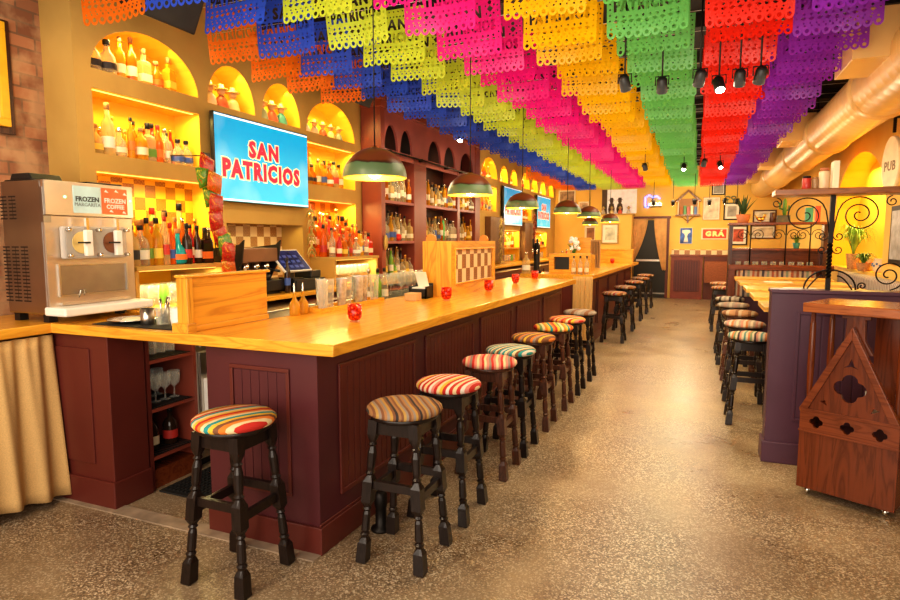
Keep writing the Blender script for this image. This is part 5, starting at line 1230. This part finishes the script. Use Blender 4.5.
# PUB sign
r = thing('pub_sign', 'cream oval PUB sign hanging above the overhead shelf from the right wall', 'sign', (1.76,7.3,1.97), -1.42)
q = MB().lathe([(.21,-.02),(.215,-.01),(.215,.01),(.21,.02)], (0,0,.33), 40, 'Y'); 
q.v = [(p[0]*.85,p[1],(p[2]-.33)*1.3+.33) for p in q.v]; q.build('board', M('sign_cream_board', (.8,.66,.42), .45, emis=.05), r)
lettering('PUB', .13, M('lettering_brown', (.25,.16,.08), .5), r, (0,-.0215,.31), ROT_S, .003, 1.1)
MB().box(-.01,-.012,.64,.01,.012,.80).box(-.01,-.012,.78,.01,.17,.80).build('bracket', IRON, r)
r = thing('framed_picture', 'dark framed picture at the right edge beside the arched recess', 'picture', (RX-.002,7.4,1.3))
bx(-.03,-.3,0,0,.25,.6).build('frame', IRON, r); bx(-.034,-.25,.05,-.03,.2,.55).build('artwork', M('grey_print', (.4,.4,.42), .4, var=.4), r)

# ------------------------------------------------------------------ back wall
r = thing('exit_door', 'black double door with a steel push bar behind the parted curtains at the back', 'door', (-1.18,BY,0))
r['kind'] = 'structure'; r.name = 'door_1'
bx(-.42,-.05,0,.42,-.002,2.08).build('leaf', BLACK, r); bx(-.36,-.09,.98,.36,-.06,1.03).build('push_bar', STEEL, r); bx(-.4,-.055,.1,.4,-.05,.14).build('threshold', STEELD, r)
MB().box(-.55,-.1,0,-.44,0,2.12).box(.40,-.1,0,.47,0,2.12).box(-.55,-.1,2.12,.50,0,2.18).build('door_frame', MAROON, r)
CURT = M('tan_curtain_cloth', (.70,.42,.19), .9, var=.15)
def swept(x_top0, x_top1, x_bot0, x_bot1, label, s_):
    def fn(s,t):
        k = t**1.6
        a = x_top0+(x_bot0-x_top0)*k; b = x_top1+(x_bot1-x_top1)*k
        return ((a+(b-a)*s, BY-.15, 0), (0,1,0))
    return drape('door_curtain', fn, 60, s_, 2.12, CURT, label, 'curtain', amp=.02, fold=7)
swept(-1.62,-1.25,-1.64,-1.60,'tan curtain swept to the left of the back door',.95)
swept(-1.10,-.78,-.86,-.76,'tan curtain swept to the right of the back door',.75)
r = thing('wainscot_panel', 'maroon panelled wainscot right of the back door', 'panelling', (.04,BY-.05,0))
bx(-.68,-.1,0,.10,.05,1.12).build('panel', M('wainscot_red', (.22,.05,.035), .4), r); MB().box(-.70,-.13,1.12,.12,.05,1.17).build('cap', CHERRYX, r)
mb = MB()
for a in ((-.6,.2,.02,.22),(-.6,1.0,.02,1.02),(-.6,.22,-.58,1.0),(.0,.22,.02,1.0)): mb.box(a[0],-.115,a[1],a[2],-.1,a[3])
for j in range(9): mb.box(-.575+j*.063,-.105,.225,-.52+j*.063,-.1,.995)
mb.build('panel_moulding', MAROON_P, r); bx(.12,-.04,0,1.85,.05,1.12).build('long_panel', MAROON, r); MB().box(.12,-.07,1.12,1.85,.05,1.17).build('cap', CHERRYX, r)
bx(.14,-.3,.45,.7,-.04,1.0).build('brick_bench_end', M('brick_panel', (.3,.1,.05), .7, var=.3, scale=30), r)
TILE_B = checker('border_tiles', (.85,.68,.42), (.35,.15,.06), (.5,.28,.13), .13, 'XZ')
struct(bx(-.64,BY-.02,1.17,1.85,BY,1.30).build('trim_4', TILE_B))
PINK_ART = lambda n, c, v=.4, s=6: M(n, c, .6, var=v, scale=s)
picture(.08,.50,2.06,2.66,'pale figure sketch in a thin frame, right of the house-shaped shelf', M('thin_tan_frame', (.6,.38,.15), .5), PINK_ART('sketch_art',(.75,.62,.5)), fw=.02, mt=.02)
picture(.28,.60,2.70,3.01,'small black and white portrait high above the sketch', IRON, PINK_ART('portrait_art',(.35,.33,.3)), fw=.03, mt=.02)
picture(.58,.97,2.06,2.5,'black and white photograph in a dark frame behind the aloe', IRON, PINK_ART('bw_photo',(.4,.38,.35)), fw=.03, mt=.06)
picture(-.45,-.14,1.45,1.87,'small blue poster of a white figure below the house-shaped shelf', WHITE, PINK_ART('blue_poster',(.06,.14,.5),.8,8), fw=.01, mt=.0)
r = [o_ for o_ in C.objects if o_.get('label','').startswith('small blue poster')][0]; MB().lathe([(.06,.04),(.05,.1),(.035,.2),(.05,.26),(.11,.30),(.10,.36),(.02,.37)], (0,-.014,0), 14, sy=.05).build('white_figure', WHITE, r)
picture(.74,1.16,1.42,1.92,'tall framed print with red and brown figure behind the far shelving', IRON, PINK_ART('red_print',(.5,.1,.06),.6,7), fw=.03, mt=.06)
picture(1.22,1.79,1.58,1.92,'wide framed spiral line print behind the far shelving', BROWNWOOD, PINK_ART('spiral_print',(.7,.6,.45)), fw=.03, mt=.03)
picture(1.26,1.79,1.98,2.3,'framed pale document above the spiral print', BROWNWOOD, PINK_ART('pale_doc',(.75,.68,.55)), fw=.03, mt=.04)
r = thing('gra_sign', 'red sign reading GRÁ in a cream frame on the back wall', 'sign', (.39,BY,1.56))
bx(-.32,-.03,0,.32,-.002,.30).build('frame', CREAM, r, bevel=.004); bx(-.28,-.034,.035,.28,-.03,.265).build('panel', M('sign_red_panel', (.7,.05,.02), .5, emis=.1), r)
lettering('GRÁ', .17, M('lettering_gold', (.9,.75,.3), .5, emis=.2), r, (0,-.035,.145), ROT_S, .012, 1.3, 1, 1.1)
# house-shaped shelf
r = thing('house_shelf', 'house-shaped wooden wall shelf with a gable roof holding books on the back wall', 'shelf', (-.27,BY,2.18))
MB().box(-.3,-.2,0,.3,0,.03).build('base_board', CHERRYX, r); MB().box(-.25,-.16,.03,-.23,0,.40).box(.23,-.16,.03,.25,0,.40).build('side_wall', CREAM, r)
mb = MB(); mb.plate([(-.31,.38),(-.28,.35),(0,.62),(0,.67)], 'XZ', -.18, 0); mb.plate([(.28,.35),(.31,.38),(0,.67),(0,.62)], 'XZ', -.18, 0); mb.build('roof', CHERRY, r)
bx(-.23,-.01,.03,.23,-.002,.45).build('back_panel', M('shelf_back_brown', (.45,.22,.09), .6), r); bx(-.02,-.1,-.18,.02,0,0).build('bracket', CHERRY, r); MB().tube([(-.18,-.16,0),(0,-.02,-.14)],.008).tube([(.18,-.16,0),(0,-.02,-.14)],.008).build('brace', CHERRY, r)
for i, (c_, w_) in enumerate(((TERRA,'brown'),(M('green_book',(.1,.35,.15),.5),'green'),(CAPC['red'],'red'),(CREAM,'cream'),(M('blue_book',(.1,.2,.5),.5),'blue'))):
    tag(bx(-.27-.19+i*.085,BY-.13,2.2105,-.27-.13+i*.085,BY-.02,2.2105+.2+.03*(i%2)).build('book', c_), f"{w_} book in the house-shaped shelf, {ORD[i]} from the left", 'book', 'books in the house shelf')
# neon
r = thing('neon_sign', 'small blue and white neon sign above the back door', 'sign', (-1.15,BY,2.42))
NB = M('neon_blue', (.1,.12,1), .5, emis=8); NW = M('neon_white', (1,.8,.5), .5, emis=4)
MB().tube([(-.2,-.05,.02),(-.2,-.05,.26),(-.1,-.05,.32),(.0,-.05,.26),(.08,-.05,.3),(.18,-.05,.22)], .014).tube([(-.2,-.05,.02),(-.12,-.05,.0),(-.1,-.05,.1)], .014).build('blue_tube', NB, r)
MB().tube([(-.08+.05*i,-.05,.08+.05*(i%2)) for i in range(7)], .012).tube([(-.08,-.05,.05),(.22,-.05,.05)], .01).build('white_tube', NW, r)
MB().box(-.22,-.02,.0,.22,-.002,.03).box(-.02,-.05,.03,.0,-.002,.3).build('backing', IRON, r)
for i, x_ in enumerate((.66,.80)): tag(MB().tube([(x_+.05*math.cos(k*.5),BY-.03,2.62+.04*math.sin(k*.5)) for k in range(12)], .012).box(x_-.01,BY-.02,2.5,x_+.01,BY-.001,2.6).build('wall_hook', M('verdigris', (.15,.22,.16), .5, .5)), f"ornate green wall hook high on the back wall, {['left','right'][i]} one", 'hook')
# projected photograph and far pictures
r = thing('wall_mural', 'large pale photograph of musicians above the tall yellow block at the back', 'picture', (-2.03,BY,2.27)); bx(-.46,-.03,0,.46,-.002,.65).build('panel', M('mural_white', (.85,.78,.7), .6, emis=.25), r)
for i, x_ in enumerate((-.2,.02)):
    mb = MB(); mb.lathe([(.07,0),(.09,.1),(.06,.24),(.02,.27)], (x_,-.03,.02), 12, sy=.05); mb.ball((x_,-.032,.33), .05, 10, 8, 1, 1, .05); mb.lathe([(.1,.36),(.05,.38),(.04,.43)], (x_,-.032,0), 12, sy=.05); mb.build('figure_silhouette', M('mural_dark', (.12,.08,.06), .7), r)
bx(-.46,-.032,.0,-.32,-.03,.65).build('dark_band', M('mural_dark', (.12,.08,.06), .7), r)
r = thing('yellow_block', 'tall yellow plaster block with a framed painting, at the end of the second bar', 'partition', (-2.05,16.6,0)); bx(-.52,-.1,0,.42,.49,2.2).build('block', YELB, r); bx(-.55,-.13,2.2,.45,.49,2.24).build('cap', YEL, r)
picture(-2.40,-1.95,1.45,1.98,'light framed painting hanging on the tall yellow block', M('gold_frame', (.5,.3,.1), .4), PINK_ART('pastel_art',(.6,.6,.5)), y=16.5, fw=.03, mt=.07)
for i in range(4): figurine((-2.4+i*.22,16.75,2.2405), cols[(i*2)%7], f"small {words[(i*2)%7]} figurine atop the yellow block, {ORD[i]} from the left", 1.0, 'figurines on the yellow block')
picture(-3.70,-3.22,2.52,2.95,'dark group photograph high at the far left of the back wall', CREAM, PINK_ART('group_photo',(.3,.2,.15),.6,9), fw=.02, mt=.02)
picture(-3.14,-2.84,2.34,2.62,'small tinted photograph near the far left of the back wall', CREAM, PINK_ART('tinted_photo',(.5,.35,.25),.6,9), fw=.02, mt=.02)
picture(-2.95,-2.62,1.5,1.95,'brown abstract picture left of the yellow block', CREAM, PINK_ART('brown_abstract',(.35,.16,.08),.6,5), fw=.02, mt=.04)

# ------------------------------------------------------------------ things on second bar
r = thing('server_box', 'long oak server box with a dark slot at the near end of the second bar', 'box', (-1.68,8.62,1.0702))
MB().box(-.29,-.09,.0,.30,.0,.06).box(-.29,-.09,.24,.30,.0,.29).box(-.29,-.09,.06,-.22,0,.24).box(.0,-.09,.06,.30,0,.24).build('front_board', OAKX, r, bevel=.003)
bx(-.29,0,0,-.26,.3,.27).build('side_board', OAKX, r); bx(.27,0,0,.30,.3,.27).build('side_board', OAKX, r); bx(-.26,.0,0,.27,.012,.24).build('slot_back', BLACK, r)
for i in range(3): put_bottle('tall','clear','white' if i == 1 else 'cream','black',(-1.60+i*.09,8.46,1.0702),f"{ORD[i]} from left before the oak server box",'bottles before the server box',.85)
r = thing('beer_tap', 'dark beer tap tower behind the server box of the second bar', 'tap', (-2.18,8.65,1.0702))
MB().lathe([(.07,0),(.07,.02),(.045,.04),(.045,.36),(.05,.40),(.03,.44)], seg=16).build('tower', IRON, r); MB().tube([(.03,-.05,.34),(.03,-.12,.33),(.03,-.12,.28)], .01).tube([(-.03,-.05,.34),(-.03,-.12,.33),(-.03,-.12,.28)], .01).build('spout', CHROME, r); MB().lathe([(.012,.36),(.018,.48),(.01,.5)], (.03,-.09,0), 8).lathe([(.012,.36),(.018,.48),(.01,.5)], (-.03,-.09,0), 8).build('tap_handle', BLACK, r)
put_bottle('jug','pale','white','silver',(-2.28,8.43,1.0702),'beside the beer tap at the corner of the second bar','corner jug',1.1)
r = thing('server_box', 'oak box with a slatted front panel in the middle of the second bar', 'box', (-1.80,10.7,1.0702)); MB().box(-.24,-.1,0,.08,0,.52).build('board', OAKX, r, bevel=.003)
mb = MB(); 
for i in range(6): mb.box(.085+i*.027,-.1,.02,.10+i*.027,0,.45)
mb.box(.08,-.1,0,.24,0,.02); mb.box(.08,-.1,.45,.24,0,.48); mb.build('slat_panel', M('slat_tan', (.42,.24,.10), .6), r); r.location.z = 1.0702
r = thing('server_box', 'low oak divider box at the far end of the second bar', 'box', (-1.58,13.2,1.0702)); bx(-.4,-.15,0,.33,.1,.27).build('board', OAKX, r, bevel=.004); bx(-.42,-.17,.27,.35,.12,.29).build('cap_rail', OAK, r)
for i in range(5): put_bottle(random.choice(['tall','round','slim']), random.choice(['clear','red','pale']), random.choice(['white','red']), 'silver', (-1.98+.03*(i%2),9.5+i*.18,1.0702), f"{ORD[i]} along inner edge of second bar", 'bottles on the second bar', 1.0)
r = thing('flower_vase', 'white vase of pale flowers and green leaves on the second bar', 'vase', (-1.95,10.3,1.0702))
MB().lathe([(.05,0),(.06,.1),(.035,.2),(.045,.24)], seg=16).build('vase_body', WHITE, r); mb = MB()
for i in range(14): a = i*2.4; mb.ball((.09*math.cos(a)*random.random(),.09*math.sin(a),.32+.2*random.random()), .035, 8, 6)
mb.build('flowers', M('white_petals', (.85,.8,.8), .6, emis=.1), r); mb = MB()
for i in range(8): a = i*.8; mb.tube([(0,0,.22),(.04*math.cos(a),.04*math.sin(a),.34),(.12*math.cos(a),.12*math.sin(a),.42)], .015, 5, .003)
mb.build('leaves', GREEN, r)

# ------------------------------------------------------------------ lights
def area(name, loc, rot, sx, sy, e, col, spread=PI):
    l = bpy.data.lights.new(name, 'AREA'); l.shape = 'RECTANGLE'; l.size = sx; l.size_y = sy; l.energy = e; l.color = col; l.spread = spread
    o = bpy.data.objects.new(name, l); C.objects.link(o); o.location = loc; o.rotation_euler = rot; return o
def point(name, loc, e, col, r=.1):
    l = bpy.data.lights.new(name, 'POINT'); l.energy = e; l.color = col; l.shadow_soft_size = r
    o = bpy.data.objects.new(name, l); C.objects.link(o); o.location = loc; return o
def spot(name, loc, tgt, e, col, ang=60, r=.03, blend=.5):
    l = bpy.data.lights.new(name, 'SPOT'); l.energy = e; l.color = col; l.spot_size = math.radians(ang); l.spot_blend = blend; l.shadow_soft_size = r
    o = bpy.data.objects.new(name, l); C.objects.link(o); o.location = loc
    o.rotation_euler = (Vector(tgt)-Vector(loc)).to_track_quat('-Z','Y').to_euler(); return o
WARM = (1,.83,.56); AMB = (1,.76,.42)
# unseen fill panel added behind the camera, standing in for street windows
area('front_fill_light', (-1.0,-.9,1.9), (PI/2,0,0), 5.0, 2.6, 185, (1,.88,.74))
# unseen fill panels added to wash the room and light the banners from below
for y in (4.0,6.6,9.2,11.8,14.4): area('room_wash', (-.4,y,2.62), (0,0,0), 1.6, 1.4, 36, WARM); area('up_wash', (-.9,y,2.55), (PI,0,0), 3.2, 2.0, 26, (1,.86,.66))
area('up_wash', (-1.6,2.6,2.5), (PI,0,0), 3.0, 1.6, 20, (1,.88,.7))
for i, (x,y,l_) in enumerate(SP[:6]): spot('track_spot', (x,y-.08,2.58), (x*2.2-.1,y+1.6+.3*i,0), 42, (1,.70,.28), 50)
for (x,y,tx,ty) in ((.04,9.8,-.4,8.0),(.27,10.1,.3,12.0),(-.25,10.2,-.3,13.5),(-.5,14.3,-.3,16.9),(.4,14.3,.4,17.0)): spot('track_spot', (x,y,2.55), (tx,ty,0 if ty < 15 else 2.0), 60, (1,.74,.38), 60)
spot('floor_spot_warm', (-.3,3.6,2.6), (-.1,4.6,0), 55, (1,.68,.22), 46)
spot('floor_spot', (.1,5.0,2.5), (-.35,7.0,0), 40, (.45,.3,1), 34)
# bar wall grazers
for y in (3.3,4.8,6.6,8.4,11,13.5,16): spot('wall_spot', (-2.55,y-.2,2.76), (WX,y+.1,1.9), 24, AMB, 95, .08)
spot('wall_spot', (-2.9,1.6,2.9), (-4.1,2.4,1.8), 45, (1,.75,.5), 90, .08)
# niche lamps
for (a,b,z0,z1) in RECT:
    if z1 == 1.70: e = 1.5
    elif z0 < 1.1: e = 9
    else: e = 7
    n_ = max(1, round((b-a)/.9))
    for k in range(n_): area('niche_led', (WX-.06,a+(b-a)*(k+.5)/n_,z1-.02), (0,-.25,0), .04, (b-a)/n_*.9, e*(b-a)/n_*1.1, (1,.74,.22))
for (a,b,z0,r_) in ARCH: area('niche_led', (WX-.06,(a+b)/2,z0+r_-.05), (0,-.25,0), .05, (b-a)*.5, 6*(b-a), (1,.76,.25))
for (a,b) in ((2.97,3.72),(5.38,6.22)): area('cubby_led', (-3.58,(a+b)/2,1.325), (0,-.2,0), .04, (b-a)*.9, 5, (1,.85,.4))
# red cabinet, right side
for y in (6.93,8.3,9.4): area('cabinet_led', (CX+.12,y,2.55), (0,-.5,0), .05, .6, 5, (1,.8,.5))
area('recess_led', (RX+.1,9.35,2.5), (0,-.1,0), .1, 1.4, 34, (1,.8,.25))
point('right_table_fill', (.85,7.0,1.95), 17, WARM, .15); point('right_table_fill', (.8,12.5,1.9), 22, AMB, .15)  # fixtureless fill points added for general light on the right
point('bar_fill', (-2.6,5.0,2.3), 14, WARM, .2); point('bar_fill', (-2.6,11.0,2.2), 22, WARM, .2); point('bar_fill', (-2.7,15.3,2.2), 36, AMB, .2); point('back_fill', (-.2,15.6,2.5), 36, WARM, .2)  # unseen fill points added to brighten the bar and back wall
spot('podium_spot', (.3,1.2,2.6), (.9,4.4,.7), 70, (1,.8,.6), 50, .1)
spot('front_spot', (-2.4,.4,2.8), (-2.4,2.6,.6), 70, (1,.75,.45), 80, .12)
w = bpy.data.worlds.new('room_ambient'); w.use_nodes = True; sc.world = w
w.node_tree.nodes['Background'].inputs[0].default_value = (1,.82,.62,1); w.node_tree.nodes['Background'].inputs[1].default_value = .35

# ------------------------------------------------------------------ camera
cam = bpy.data.cameras.new('camera'); cam.lens = 24; cam.sensor_width = 36; cam.clip_start = .05
co = bpy.data.objects.new('camera', cam); C.objects.link(co); co.location = (0,0,1.55)
co.rotation_euler = (PI/2-math.atan(.1), 0, math.atan(248/math.hypot(600,60)))
sc.camera = co
sc.view_settings.view_transform = 'Standard'
sc.view_settings.look = 'Medium High Contrast'
sc.view_settings.exposure = -.1
